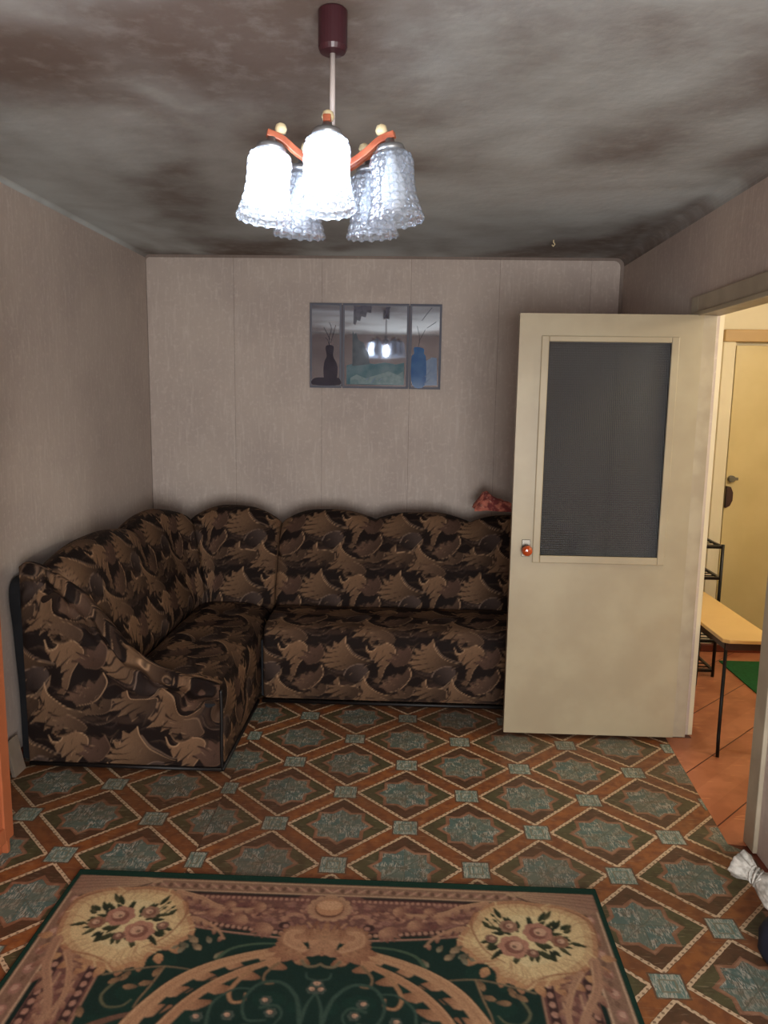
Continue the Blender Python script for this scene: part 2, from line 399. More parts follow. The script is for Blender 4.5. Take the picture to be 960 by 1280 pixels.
# ------------------------------------------------------------------ numpy pattern painter
def tolin(a):
    a = np.asarray(a, float)/255; return np.where(a <= 0.04045, a/12.92, ((a+0.055)/1.055)**2.4)
class Canvas:
    def __init__(s, x0, x1, y0, y1, res, wrap=False):
        s.x0, s.y0, s.res = x0, y0, res; s.W = int(round((x1-x0)/res)); s.Hh = int(round((y1-y0)/res)); s.wrap = wrap
        xs = x0+(np.arange(s.W)+0.5)*res; ys = y0+(np.arange(s.Hh)+0.5)*res
        s.X, s.Y = np.meshgrid(xs, ys); s.img = np.zeros((s.Hh, s.W, 3)); s.w = x1-x0; s.h = y1-y0
    def _sub(s, xa, xb, ya, yb):
        i0 = max(0, int((xa-s.x0)/s.res)-1); i1 = min(s.W, int((xb-s.x0)/s.res)+2)
        j0 = max(0, int((ya-s.y0)/s.res)-1); j1 = min(s.Hh, int((yb-s.y0)/s.res)+2)
        return (i0, i1, j0, j1) if i1 > i0 and j1 > j0 else None
    def _shifts(s): return [(i*s.w, j*s.h) for i in (-1, 0, 1) for j in (-1, 0, 1)] if s.wrap else [(0, 0)]
    def blend(s, sl, mask, col):
        i0, i1, j0, j1 = sl; s.img[j0:j1, i0:i1] = s.img[j0:j1, i0:i1]*(1-mask[..., None])+col*mask[..., None]
    def poly(s, pts, c0, c1=None, p0=None, p1=None, alpha=1.0):
        pts0 = np.array(pts, float)
        for dx, dy in s._shifts():
            p = pts0+(dx, dy); sl = s._sub(p[:, 0].min(), p[:, 0].max(), p[:, 1].min(), p[:, 1].max())
            if not sl: continue
            i0, i1, j0, j1 = sl; X = s.X[j0:j1, i0:i1]; Y = s.Y[j0:j1, i0:i1]; ins = np.zeros(X.shape, bool); q = np.roll(p, -1, 0)
            for (ax, ay), (bx, by) in zip(p, q):
                if ay == by: continue
                c = ((ay > Y) != (by > Y)) & (X < (bx-ax)*(Y-ay)/(by-ay)+ax); ins ^= c
            col = np.array(tolin(c0))*np.ones(X.shape+(3,))
            if c1 is not None:
                a = np.array(p0)+(dx, dy); b = np.array(p1)+(dx, dy); d = b-a
                t = np.clip(((X-a[0])*d[0]+(Y-a[1])*d[1])/(d@d), 0, 1)[..., None]; t = t*t*(3-2*t)
                col = tolin(c0)*(1-t)+tolin(c1)*t
            s.blend(sl, ins*alpha, col)
    def stroke(s, pts, w0, col, w1=None, alpha=1.0, col1=None):
        pts0 = np.array(pts, float); w1 = w0 if w1 is None else w1; n = len(pts0)
        for dx, dy in s._shifts():
            p = pts0+(dx, dy); W = max(w0, w1); sl = s._sub(p[:, 0].min()-W, p[:, 0].max()+W, p[:, 1].min()-W, p[:, 1].max()+W)
            if not sl: continue
            i0, i1, j0, j1 = sl; X = s.X[j0:j1, i0:i1]; Y = s.Y[j0:j1, i0:i1]; best = np.full(X.shape, 1e9); T = np.zeros(X.shape)
            for k in range(n-1):
                a, b = p[k], p[k+1]; d = b-a; L = d@d+1e-12
                t = np.clip(((X-a[0])*d[0]+(Y-a[1])*d[1])/L, 0, 1); tt = (k+t)/(n-1)
                r = np.hypot(X-a[0]-t*d[0], Y-a[1]-t*d[1])-(w0+(w1-w0)*tt)/2
                m = r < best; best = np.where(m, r, best); T = np.where(m, tt, T)
            mask = np.clip(0.5-best/s.res, 0, 1)*alpha
            c = np.array(tolin(col))*np.ones(X.shape+(3,))
            if col1 is not None: c = tolin(col)*(1-T[..., None])+tolin(col1)*T[..., None]
            s.blend(sl, mask, c)
    def disc(s, c, rx, ry, col, alpha=1.0, edge=None):
        a = np.linspace(0, 2*pi, 25)[:-1]; P = [(c[0]+rx*cos(t), c[1]+ry*sin(t)) for t in a]
        s.poly(P, col, alpha=alpha)
def smooth_line(pts, n=8, closed=False):
    P = np.array(pts, float); N = len(P); out = []
    rng = range(N if closed else N-1)
    for i in rng:
        p0 = P[(i-1) % N] if closed or i > 0 else P[0]; p1 = P[i]; p2 = P[(i+1) % N]; p3 = P[(i+2) % N] if closed or i+2 < N else P[-1]
        for k in range(n):
            t = k/n; out.append(0.5*((2*p1)+(-p0+p2)*t+(2*p0-5*p1+4*p2-p3)*t*t+(-p0+3*p1-3*p2+p3)*t**3))
    if not closed: out.append(P[-1])
    return np.array(out)
def blur(img, wrap=True, k=1):
    for _ in range(k):
        if wrap: img = (img*2+np.roll(img, 1, 0)+np.roll(img, -1, 0)+np.roll(img, 1, 1)+np.roll(img, -1, 1))/6
        else:
            p = np.pad(img, ((1, 1), (1, 1), (0, 0)), 'edge'); img = (img*2+p[:-2, 1:-1]+p[2:, 1:-1]+p[1:-1, :-2]+p[1:-1, 2:])/6
    return img
def sample_tile(T, uv):
    img, w_, h_ = T; Hh, W = img.shape[:2]
    x = (uv[:, 0]/w_ % 1.0)*W-0.5; y = (uv[:, 1]/h_ % 1.0)*Hh-0.5
    i = np.floor(x).astype(int); j = np.floor(y).astype(int); fx = (x-i)[:, None]; fy = (y-j)[:, None]
    g = lambda a, b: img[b % Hh, a % W]
    return (g(i, j)*(1-fx)+g(i+1, j)*fx)*(1-fy)+(g(i, j+1)*(1-fx)+g(i+1, j+1)*fx)*fy

# upholstery repeat: feathery leaves, hooks and crescents on near black brown (0.46 x 0.36 m)
def feather(C, pts, w, edge, body, dark, side=1, teeth=9, alpha=0.95):
    """crescent with one smooth bright edge, fading and combed on the other"""
    p0 = smooth_line(pts, 5); n = len(p0)
    for dx, dy in C._shifts():
        p = p0+(dx, dy); sl = C._sub(p[:, 0].min()-w, p[:, 0].max()+w, p[:, 1].min()-w, p[:, 1].max()+w)
        if not sl: continue
        i0, i1, j0, j1 = sl; X = C.X[j0:j1, i0:i1]; Y = C.Y[j0:j1, i0:i1]; best = np.full(X.shape, 1e9); T = np.zeros(X.shape); D = np.zeros(X.shape)
        for k in range(n-1):
            a, b = p[k], p[k+1]; d = b-a; L = d@d+1e-12; t = np.clip(((X-a[0])*d[0]+(Y-a[1])*d[1])/L, 0, 1)
            ex = X-a[0]-t*d[0]; ey = Y-a[1]-t*d[1]; r = np.hypot(ex, ey); m = r < best
            best = np.where(m, r, best); T = np.where(m, (k+t)/(n-1), T); D = np.where(m, np.sign(d[0]*ey-d[1]*ex)*r*side, D)
        wt = w*np.sin(np.pi*np.clip(T, 0.0, 1))**0.7*(1-0.45*((T*teeth) % 1.0))
        q = D/np.maximum(wt, 1e-5); ins = (D > 0) & (q < 1) & (T > 0.001) & (T < 0.999)
        q = np.clip(q, 0, 1)[..., None]; col = np.where(q < 0.16, tolin(edge), tolin(body)*(1-q)+tolin(dark)*q)
        C.blend(sl, ins*alpha, col)
def fabric_tile():
    kx = 0.46/320; C = Canvas(0, 0.46, 0, 0.374, 0.0015, wrap=True); C.img[:] = tolin((28, 20, 18))
    def T(p): return np.array([((x-385)*kx, (340-y)*kx) for x, y in p])
    R_ = random.Random(5); DK = (30, 21, 18)
    def sm(p, n=4): return smooth_line(T(p), n)
    # dim middle tones that join the leaves
    for c, rx, ry, col in [((660, 135), 46, 26, (72, 56, 46)), ((430, 320), 60, 12, (60, 46, 39)), ((600, 262), 40, 10, (54, 42, 36)), ((520, 300), 50, 22, (66, 51, 42)), ((650, 240), 36, 26, (66, 52, 46)), ((470, 262), 40, 20, (62, 48, 42)), ((440, 210), 40, 10, (58, 46, 42)), ((640, 320), 50, 12, (62, 48, 40))]:
        p = T([c])[0]
        for q in (1.0, .8, .6): C.disc(p, rx*kx*q, ry*kx*q, col, 0.4)
    for k in range(36):
        x, y = R_.uniform(0, .46), R_.uniform(0, .374); a = R_.choice([R_.uniform(-.5, .9), R_.uniform(2.6, 3.9)]); L = R_.uniform(.05, .11); c = R_.choice([-1, 1])*R_.uniform(.3, .7)
        P = [(x, y), (x+cos(a)*L*.5-sin(a)*L*c*.4, y+sin(a)*L*.5+cos(a)*L*c*.4), (x+cos(a)*L, y+sin(a)*L)]
        feather(C, P, R_.uniform(.014, .026), R_.choice([(78, 62, 50), (66, 54, 50)]), R_.choice([(70, 55, 44), (60, 48, 44)]), DK, R_.choice([-1, 1]), 3, 0.7)
    def leaf(edge, tips, c0, c1, hi=(196, 162, 130), hw=.0045, lean=(1.0, -.6)):
        e = sm(edge, 6); t = T(tips); P = np.concatenate([e, t]); lo = P.min(0); hi_ = P.max(0)
        a = np.array([lo[0], hi_[1]]); b = np.array([hi_[0], lo[1]])
        C.poly(P, c0, c1, a, b)
        n = len(t)
        for k in range(1, n-1):          # combed notches and bright hairs at the points
            g = e[min(len(e)-1, int(len(e)*(1-k/n)))]
            if k % 2: C.stroke([t[k], t[k]*.5+g*.5], .0072, DK, .0005, .9)
            else: C.stroke([t[k], t[k]*.75+g*.25], .0030, (150, 124, 100), .0005, .7)
        C.stroke(e, hw, hi, .0008, .75)
    G = (126, 100, 78); GD = (50, 38, 31); R1 = (92, 70, 60)
    # big fan
    leaf([(470, 78), (476, 110), (500, 142), (534, 160), (572, 168)], [(540, 180), (500, 190), (456, 204), (420, 198), (392, 186), (402, 178), (376, 168), (400, 158), (384, 138), (410, 140), (402, 116), (426, 122), (428, 96), (446, 104)], G, GD)
    feather(C, T([(396, 190), (440, 212), (500, 202), (572, 172)]), .020, (92, 76, 66), (66, 52, 44), DK, -1, 3)
    C.stroke(sm([(480, 108), (506, 140), (556, 160), (590, 160)], 6), .010, (104, 86, 74), .003, .9)
    # hook with the curled tip
    leaf([(546, 108), (556, 128), (576, 124), (594, 102), (628, 98), (652, 118), (646, 150), (618, 190), (606, 226), (592, 252)], [(574, 244), (590, 226), (592, 200), (600, 184), (588, 186), (592, 166), (578, 172), (576, 154), (566, 160), (558, 140), (548, 130)], (124, 98, 76), (84, 65, 52))
    leaf([(700, 104), (714, 140), (690, 176), (652, 184)], [(636, 166), (620, 160), (644, 150), (634, 132), (660, 138), (664, 112), (682, 124)], R1, (66, 50, 42), (118, 94, 78))
    # crescent to the right
    leaf([(704, 186), (712, 216), (694, 250), (664, 276), (626, 286)], [(612, 270), (590, 264), (612, 252), (600, 234), (628, 240), (630, 218), (652, 230), (662, 208), (678, 220)], (108, 84, 70), (52, 40, 34))
    # eye: grey brown oval with a bright lower rim
    C.poly(sm([(468, 226), (486, 194), (520, 180), (552, 192), (548, 222), (516, 246), (484, 246)], 4) if False else smooth_line(T([(468, 226), (486, 194), (520, 180), (552, 192), (548, 222), (516, 246), (484, 246)]), 4, True), (76, 64, 60), (36, 28, 26), T([(560, 190)])[0], T([(480, 250)])[0])
    C.stroke(sm([(466, 222), (480, 196), (510, 180), (540, 180)], 6), .006, (128, 110, 100), .002, .85)
    C.poly(np.concatenate([sm([(462, 262), (500, 262), (540, 236), (560, 200)], 6), sm([(556, 226), (530, 258), (496, 276), (464, 276)], 6)]), (118, 96, 78), (84, 66, 54), T([(560, 200)])[0], T([(462, 270)])[0])
    C.stroke(sm([(480, 264), (514, 256), (560, 202)], 6), .003, (176, 150, 124), .001, .8)
    # tall leaf pointing up with ragged left side
    leaf([(540, 226), (552, 256), (580, 280), (620, 296), (664, 300)], [(640, 312), (610, 322), (590, 340), (574, 362), (556, 356), (560, 338), (534, 352), (538, 334), (496, 340), (514, 322), (500, 316), (524, 306), (516, 292), (534, 290), (528, 262)], G, (56, 43, 35))
    feather(C, T([(556, 352), (574, 372), (606, 366), (640, 340)]), .018, (138, 112, 90), G, DK, 1, 3)
    # zigzag leaf
    leaf([(446, 232), (452, 262), (484, 262), (522, 272), (520, 300)], [(500, 306), (470, 308), (456, 322), (446, 304), (418, 310), (430, 292), (396, 294), (416, 276), (404, 262), (428, 262), (430, 244)], (112, 89, 70), (56, 43, 35))
    leaf([(404, 262), (398, 290), (372, 306), (330, 306)], [(320, 298), (344, 288), (346, 270), (366, 280), (380, 258)], (96, 76, 60), (60, 46, 38), (120, 98, 80))
    feather(C, T([(640, 316), (672, 336), (712, 330), (744, 300)]), .020, (96, 80, 70), (64, 51, 44), DK, 1, 3)
    leaf([(600, 44), (632, 60), (652, 84), (640, 98)], [(612, 92), (596, 100), (590, 84), (566, 92), (566, 74), (540, 78), (560, 60), (548, 48), (574, 52)], (104, 82, 66), (72, 56, 45), (130, 106, 86))
    for k in range(30):
        x, y = R_.uniform(0, .46), R_.uniform(0, .374); a = R_.uniform(.3, 1.3); L = R_.uniform(.012, .028)
        C.stroke(smooth_line([(x, y), (x+cos(a)*L*.5-sin(a)*L*.15, y+sin(a)*L*.5+cos(a)*L*.15), (x+cos(a)*L, y+sin(a)*L)], 4), 0.0028, R_.choice([(158, 130, 106), (120, 98, 80), DK, DK]), 0.0008, 0.7)
    img = blur(C.img, True, 1)
    n = np.random.RandomState(2).rand(*img.shape[:2]); n = (n+np.roll(n, 1, 0)+np.roll(n, 2, 0))/3
    img = img*(0.82+0.36*n[..., None])*np.array([0.94, 0.87, 0.81])
    return (img, 0.46, 0.374)
TILE = fabric_tile()
# ================================================================== the setting
# floor: slab with the lino sheets lying on it
fl = struct(MB().box(XL-0.1, XR+0.12, YN-0.1, YB+0.1, -0.12, -0.002).build('floor', RED_PAINT))
SEAM = -0.75
MB().box(XL+0.001, SEAM-0.0012, YN, YB, -0.002, 0.0).build('linoleum_sheet', LINO_L, fl)
MB().prism([(SEAM+0.0012, YN), (XR-0.02, YN), (XR-0.02, 2.60), (1.19, 2.66), (1.235, 3.35), (1.25, 3.56), (1.25, YB), (SEAM+0.0012, YB)], -0.002, 0.0).build('linoleum_sheet', LINO, fl)
fh = struct(MB().box(XR+0.12, 3.1, 1.9, 5.05, -0.12, -0.002).build('floor_hall', RED_PAINT))
MB().prism([(1.19, 2.6602), (XR+0.005, 2.655), (1.375, 2.655), (1.375, 1.95), (3.0, 1.95), (3.0, 4.94), (1.376, 4.94), (1.376, 3.56), (1.2505, 3.56), (1.2355, 3.35)], -0.0018, 0.0006).build('linoleum_sheet', HALL_LINO, fh)
struct(MB().box(XL-0.1, XR+0.0, YN-0.1, YB+0.1, H, H+0.12).build('ceiling', CEIL))
struct(MB().box(XR+0.0, 3.1, 1.9, 5.05, 2.60, 2.7).build('ceiling_hall', HALL_WALL))
struct(MB().box(XL-0.1, XL, YN-0.1, YB+0.1, 0, H).build('wall_left', WALL))
wb = struct(MB().box(XL, XR, YB, YB+0.12, 0, H).build('wall_back', PLASTER))
# wallpaper strips of the back wall, the outer ones with a rounded upper corner
xs = [XL+0.004, -1.156, -0.597, -0.038, 0.512, 1.072, XR-0.022]
for i in range(6):
    a, b = xs[i]+0.0010, xs[i+1]-0.0010; top = H-0.018
    P = [(a, 0.05), (b, 0.05)]
    P += [(b, top)] if i < 5 else [(b-0.04+0.04*cos(t), top-0.04+0.04*sin(t)) for t in (0, .4, .8, 1.2, 1.57)]
    P += [(a, top)] if i > 0 else [(a+0.02-0.02*sin(t), top-0.02+0.02*cos(t)) for t in (0, .5, 1.0, 1.57)]
    MB().prism(P, YB-0.0022, YB+0.0, 'y').build('wallpaper_strip', WALL, wb)
# right wall with the doorway
DY0, DY1, DZ, RT = 2.655, 3.60, 2.03, 0.10
wr = MB()
wr.box(XR, XR+RT, YN, DY0, 0, H); wr.box(XR, XR+RT, DY1, YB, 0, H); wr.box(XR, XR+RT, DY0, DY1, DZ, H)
struct(wr.build('wall_right', WALL))
wn = MB()
wn.box(XL, WX0, YN-0.1, YN, 0, H); wn.box(WX1, XR, YN-0.1, YN, 0, H); wn.box(WX0, WX1, YN-0.1, YN, 0, WZ0); wn.box(WX0, WX1, YN-0.1, YN, WZ1, H)
struct(wn.build('wall_near', WALL))
wf = MB()
for a in ((WX0, WX0+0.05, WZ0, WZ1), (WX1-0.05, WX1, WZ0, WZ1), (WX0+0.05, WX1-0.05, WZ0, WZ0+0.05), (WX0+0.05, WX1-0.05, WZ1-0.05, WZ1), (-0.145, -0.105, WZ0+0.05, WZ1-0.05)):
    wf.box(a[0], a[1], YN-0.07, YN-0.02, a[2], a[3])
wo = struct(wf.build('window_1', WHITE_PAINT))
MB().box(WX0+0.05, -0.145, YN-0.05, YN-0.045, WZ0+0.05, WZ1-0.05).build('pane', PANE, wo)
MB().box(-0.105, WX1-0.05, YN-0.05, YN-0.045, WZ0+0.05, WZ1-0.05).build('pane', PANE, wo)
# coved plaster strips where walls meet the ceiling
def cove(name, a, b, inward, r):
    a = Vector(a); b = Vector(b); iv = Vector(inward); V = []
    n = 6
    for p in (a, b):
        V += [p, ]
        for k in range(n+1):
            t = pi/2*k/n; V.append(p+iv*(r*(1-sin(t)))+Vector((0, 0, -r*(1-cos(t)))))
    m_ = n+2
    Fc = [tuple(range(m_)), tuple(range(m_, 2*m_))[::-1]]+[(i, (i+1) % m_, m_+(i+1) % m_, m_+i) for i in range(m_)]
    return struct(MB().add(V, Fc).build(name, CEIL, smooth=False))
cove('trim_1', (XL, YN, H), (XL, YB, H), (1, 0, 0), 0.02)
cove('trim_2', (XR, YN, H), (XR, YB, H), (-1, 0, 0), 0.05)
# skirting boards, painted red brown
struct(rbox(XL, XL+0.018, YN, YB-0.03, 0.0, 0.055).build('baseboard_left', RED_PAINT, bevel=0.004))
struct(rbox(XL, XR, YB-0.02, YB-0.003, 0.0, 0.055).build('baseboard_back', RED_PAINT, bevel=0.004))
struct(rbox(XR-0.018, XR, 3.68, YB-0.03, 0.0, 0.055).build('baseboard_right', RED_PAINT, bevel=0.004))
# door frame: jamb linings and casing on the room side
jf = MB()
jf.box(XR+0.001, XR+0.075, DY1-0.037, DY1-0.002, 0.002, DZ-0.03)          # far jamb lining, its face to the room's near end
jf.box(XR+0.001, XR+RT-0.001, DY0+0.0, DY0+0.03, 0.002, DZ-0.03)
jf.box(XR+0.001, XR+RT-0.001, DY0+0.0, DY1-0.002, DZ-0.03, DZ)
fr = struct(jf.build('trim_3', JAMB_PAINT, bevel=0.003))
MB().box(XR-0.016, XR+0.001, DY1-0.035, DY1+0.05, 0.002, 2.085).build('casing', JAMB_PAINT, fr, bevel=0.004)
MB().box(XR-0.016, XR+0.001, DY0-0.055, DY0+0.03, 0.002, 2.085).build('casing', JAMB_PAINT, fr, bevel=0.004)
MB().box(XR-0.016, XR+0.001, DY0+0.03, DY1-0.035, 1.998, 2.085).build('casing', JAMB_PAINT, fr, bevel=0.004)
MB().box(XR-0.026, XR-0.016, DY0-0.055, DY1+0.05, 1.992, 2.012).build('casing_molding', WHITE_PAINT, fr, bevel=0.003)
# the open door leaf
d1 = bpy.data.objects.new('door_1', None); COL.objects.link(d1); d1.location = (XR+0.005, 3.555, 0); struct(d1)
DX1, DX0, DF, DBk = XR-0.002, 0.461, 3.515, 3.553
GX0, GX1, GZ0, GZ1 = 0.588, 1.140, 0.893, 1.878
lf = MB()
lf.box(DX0, GX0, DF, DBk, 0.022, 1.995); lf.box(GX1, DX1, DF, DBk, 0.022, 1.995)
lf.box(GX0, GX1, DF, DBk, 0.022, GZ0); lf.box(GX0, GX1, DF, DBk, GZ1, 1.995)
leaf = lf.build('door_leaf', WHITE_PAINT, d1)
pn = MB().box(GX0+0.0005, GX1-0.0005, DF+0.016, DF+0.020, GZ0+0.0005, GZ1-0.0005).build('glass_pane', DOOR_GLASS, d1)
for (a, b, c, d) in ((GX0-0.028, GX0+0.006, GZ0-0.03, GZ1+0.02), (GX1-0.006, GX1+0.028, GZ0-0.03, GZ1+0.02), (GX0+0.006, GX1-0.006, GZ0-0.03, GZ0+0.006), (GX0+0.006, GX1-0.006, GZ1-0.006, GZ1+0.02)):
    MB().box(a, b, DF-0.008, DF, c, d).build('glazing_bead', WHITE_PAINT, d1, bevel=0.004)
kx, kz = 0.530, 0.926
kb = MB(); kb.box(kx-0.02, kx+0.02, DF-0.004, DF, kz-0.035, kz+0.045); MBk = kb
MBk.tube([(kx, DF-0.004, kz), (kx, DF-0.03, kz)], 0.008, 10)
rose = kb.build('knob_plate', BRASS, d1, smooth=False, bevel=0.002)
kn = MB(); prof = [(0.0005, 0), (0.012, 0.002), (0.022, 0.010), (0.026, 0.020), (0.022, 0.031), (0.012, 0.038), (0.0005, 0.040)]
n = 10; V = []; Fc = []
for r, z in prof:
    for k in range(n): V.append((kx+r*cos(2*pi*k/n), DF-0.026-z, kz+r*sin(2*pi*k/n)))
for i in range(len(prof)-1):
    for k in range(n): Fc.append((i*n+k, i*n+(k+1) % n, (i+1)*n+(k+1) % n, (i+1)*n+k))
tag(MB().add(V, Fc).build('knob', AMBER, d1), 'faceted amber door knob')
for z in (0.25, 1.75):
    MB().tube([(XR-0.006, DBk+0.004, z-0.045), (XR-0.006, DBk+0.004, z+0.045)], 0.008, 10).build('hinge', JAMB_PAINT, d1, smooth=True)

# hallway
HX = 3.0; EY = 4.95
struct(rbox(XR+RT+0.0, HX, EY, EY+0.1, 0.0, 2.6).build('wall_hall_end', HALL_WALL))
struct(rbox(HX, HX+0.1, 1.9, EY+0.1, 0.0, 2.6).build('wall_hall_right', HALL_WALL))
struct(rbox(XR+RT+0.0, HX, 1.85, 1.95, 0.0, 2.6).build('wall_hall_near', HALL_WALL))
hw = MB(); hw.box(XR+RT, XR+RT+0.02, 1.95, DY0, 0, 2.6); hw.box(XR+RT, XR+RT+0.02, DY1, EY, 0, 2.6); hw.box(XR+RT, XR+RT+0.02, DY0, DY1, DZ, 2.6); hw.box(XR, XR+RT, 1.9, 5.05, H+0.0, 2.6)
struct(hw.build('wall_hall_left', HALL_WALL))
d2 = bpy.data.objects.new('door_2', None); COL.objects.link(d2); d2.location = (2.4, EY, 0); struct(d2)
MB().box(1.985, 2.86, EY-0.035, EY-0.001, 0.05, 1.965).build('door_leaf', HALL_DOOR, d2, bevel=0.003)
tag(MB().box(1.90, 2.95, EY-0.06, EY-0.001, 1.985, 2.06).build('lintel_casing', CASING, d2, bevel=0.006), 'tan beam over the entrance door')
MB().box(1.90, 1.975, EY-0.05, EY-0.001, 0.05, 1.985).build('side_casing', HALL_WALL, d2, bevel=0.004)
MB().box(2.87, 2.94, EY-0.05, EY-0.001, 0.05, 1.985).build('side_casing', HALL_WALL, d2, bevel=0.004)
tag(MB().box(1.90, 2.95, EY-0.07, EY-0.001, 0.001, 0.05).build('threshold', RED_PAINT, d2, bevel=0.004), 'red brown threshold board')
lk = MB(); lk.tube([(2.015, EY-0.035, 1.135), (2.015, EY-0.060, 1.135)], 0.022, 14); lk.box(1.995, 2.05, EY-0.066, EY-0.058, 1.128, 1.146)
lk.build('lock', BRASS, d2, bevel=0.001)
MB().prism([(1.985, 0.95), (2.012, 0.965), (2.026, 1.0), (2.026, 1.05), (2.01, 1.085), (1.985, 1.09)], EY-0.065, EY-0.036, 'y').build('handle', DARK_BROWN, d2, bevel=0.003)

# ================================================================== hallway things
mat_o = rbox(1.945, 2.75, 3.55, 4.70, 0.0008, 0.008).build('door_mat', GREEN_MAT, bevel=0.003)
tag(mat_o, 'plain green mat on the orange hall floor by the entrance door', 'mat')
bn = thing('bench', (1.53, 3.8, 0), 'narrow bench with pale yellow laminate top and thin black legs in the doorway', 'bench')
tag(MB().prism([(1.41, 3.385), (1.435, 3.365), (1.65, 3.365), (1.65, 4.28), (1.41, 4.28)], 0.542, 0.560).build('bench_top', BENCH_TOP, bn, bevel=0.003), 'pale yellow laminate board')
MB().box(1.43, 1.64, 3.39, 3.405, 0.505, 0.541).add([], []).box(1.43, 1.445, 3.405, 4.25, 0.505, 0.541).box(1.625, 1.64, 3.405, 4.25, 0.505, 0.541).build('apron', DARK_BROWN, bn)
for x, sx in ((1.435, -1), (1.635, 1)):
    for y, sy in ((3.40, -1), (4.24, 1)):
        MB().tube([(x, y, 0.54), (x, y, 0.12), (x+0.001*sx, y+0.002*sy, 0.09), (x+0.012*sx, y+0.035*sy, 0.001)], 0.0085, 8).build('leg', BLACK_METAL, bn, smooth=True)
rk = thing('shoe_rack', (1.57, 4.3, 0), 'black metal tiered shoe rack behind the bench in the hall', 'rack')
RX0, RX1, RY0, RY1 = 1.42, 1.685, 4.42, 4.72
RX1 = 1.80; RX0 = 1.50
for x in (RX0, RX1):
    for y in (RY0, RY1):
        MB().tube([(x, y, 0.001), (x, y, 0.80)], 0.010, 8).build('post', BLACK_METAL, rk, smooth=True)
for z in (0.04, 0.22, 0.40, 0.60, 0.785):
    sh = MB()
    for y in (RY0, RY1): sh.box(RX0+0.008, RX1-0.008, y-0.010, y+0.010, z-0.008, z+0.008)
    for x in (RX0, RX1): sh.box(x-0.008, x+0.008, RY0+0.009, RY1-0.009, z-0.006, z+0.006)
    for k in range(4): yy = RY0+0.06*(k+1); sh.box(RX0+0.008, RX1-0.008, yy-0.003, yy+0.003, z-0.002, z+0.004)
    sh.build('shelf', BLACK_METAL, rk)
hlamp = thing('hall_ceiling_lamp', (2.35, 3.15, 2.6), 'round opal ceiling lamp lit in the hallway', 'lamp')
MB().lathe([(0.05, 0), (0.05, -0.03)], 20, (2.35, 3.15, 2.599)).build('base', BRASS, hlamp, smooth=False)
MB().lathe([(0.045, -0.03), (0.10, -0.06), (0.115, -0.11), (0.10, -0.17), (0.05, -0.20), (0.001, -0.21)], 24, (2.35, 3.15, 2.599)).build('globe', LAMP_OPAL, hlamp, smooth=True)

# ================================================================== wardrobe at the left edge
wd = thing('wardrobe', (-1.55, 1.5, 0), 'tall orange veneered cabinet standing against the left wall at the frame edge', 'wardrobe')
CX0, CX1, CY0, CY1, CH = XL+0.02, -1.405, 0.66, 2.455, 2.05
cb = MB(); cb.box(CX0, CX1, CY1-0.018, CY1, 0.0, CH); cb.box(CX0, CX1, CY0, CY0+0.018, 0.0, CH); cb.box(CX0, CX1, CY0+0.018, CY1-0.018, CH-0.018, CH)
cb.box(CX0, CX0+0.006, CY0+0.018, CY1-0.018, 0.0, CH-0.018); cb.box(CX0+0.006, CX1-0.02, CY0+0.018, CY1-0.018, 0.0, 0.06)
cb.build('body', ORANGE_WOOD, wd, bevel=0.002)
for k in range(3):
    y1 = CY1-0.004-k*0.595; y0 = y1-0.588; z0, z1 = 0.065, CH-0.022
    dr = MB(); X0, X1 = CX1+0.0005, CX1+0.018
    for a in ((y0, y0+0.055, z0, z1), (y1-0.055, y1, z0, z1), (y0+0.055, y1-0.055, z0, z0+0.055), (y0+0.055, y1-0.055, z1-0.055, z1)):
        dr.box(X0, X1, a[0], a[1], a[2], a[3])
    dr.box(X0, X1-0.008, y0+0.055, y1-0.055, z0+0.055, z1-0.055)
    dd = dr.build('door', ORANGE_WOOD, wd, bevel=0.002)
    MB().box(X1, X1+0.02, y0+0.02, y0+0.032, 1.0, 1.12).build('handle', BRASS, dd, bevel=0.002)

# pale board leaning in the gap, hook in the ceiling
pb = MB().prism([(XL+0.019, 0.15), (XL+0.031, 0.155), (XL+0.062, 0.001), (XL+0.047, 0.001)], 2.96, 3.05, 'y').build('board_offcut', PALE_BOARD, bevel=0.002)
tag(pb, 'small pale board leaning at the left wall beside the sofa end', 'board')
hk = MB().tube([(0.742, 4.40, H+0.004), (0.742, 4.40, H-0.012), (0.750, 4.40, H-0.024), (0.742, 4.40, H-0.034), (0.734, 4.40, H-0.026)], 0.004, 8).build('ceiling_hook', BONE, smooth=True)
tag(hk, 'tiny pale hook in the dark ceiling near the back wall', 'hook')

# ================================================================== chandelier with five shades, two of them lit
CXc, CYc = -0.204, 1.873
ch = thing('chandelier', (CXc, CYc, H), 'five arm chandelier with bubbled glass shades, two of them lit', 'chandelier')
MB().lathe([(0.030, 0.0), (0.0335, -0.004), (0.0335, -0.080), (0.029, -0.091), (0.008, -0.093)], 28, (CXc, CYc, H)).build('canopy', CANOPY, ch, smooth=False, bevel=0.001)
MB().tube([(CXc, CYc, H-0.09), (CXc, CYc, 2.215)], 0.0065, 10).build('rod', GREY_TUBE, ch, smooth=True)
MB().lathe([(0.006, 0.028), (0.014, 0.022), (0.018, 0.006), (0.012, -0.004), (0.020, -0.012), (0.034, -0.020), (0.036, -0.045), (0.028, -0.060), (0.010, -0.070), (0.001, -0.074)], 24, (CXc, CYc, 2.205)).build('hub', CANOPY, ch, smooth=True)
A0 = -pi/2
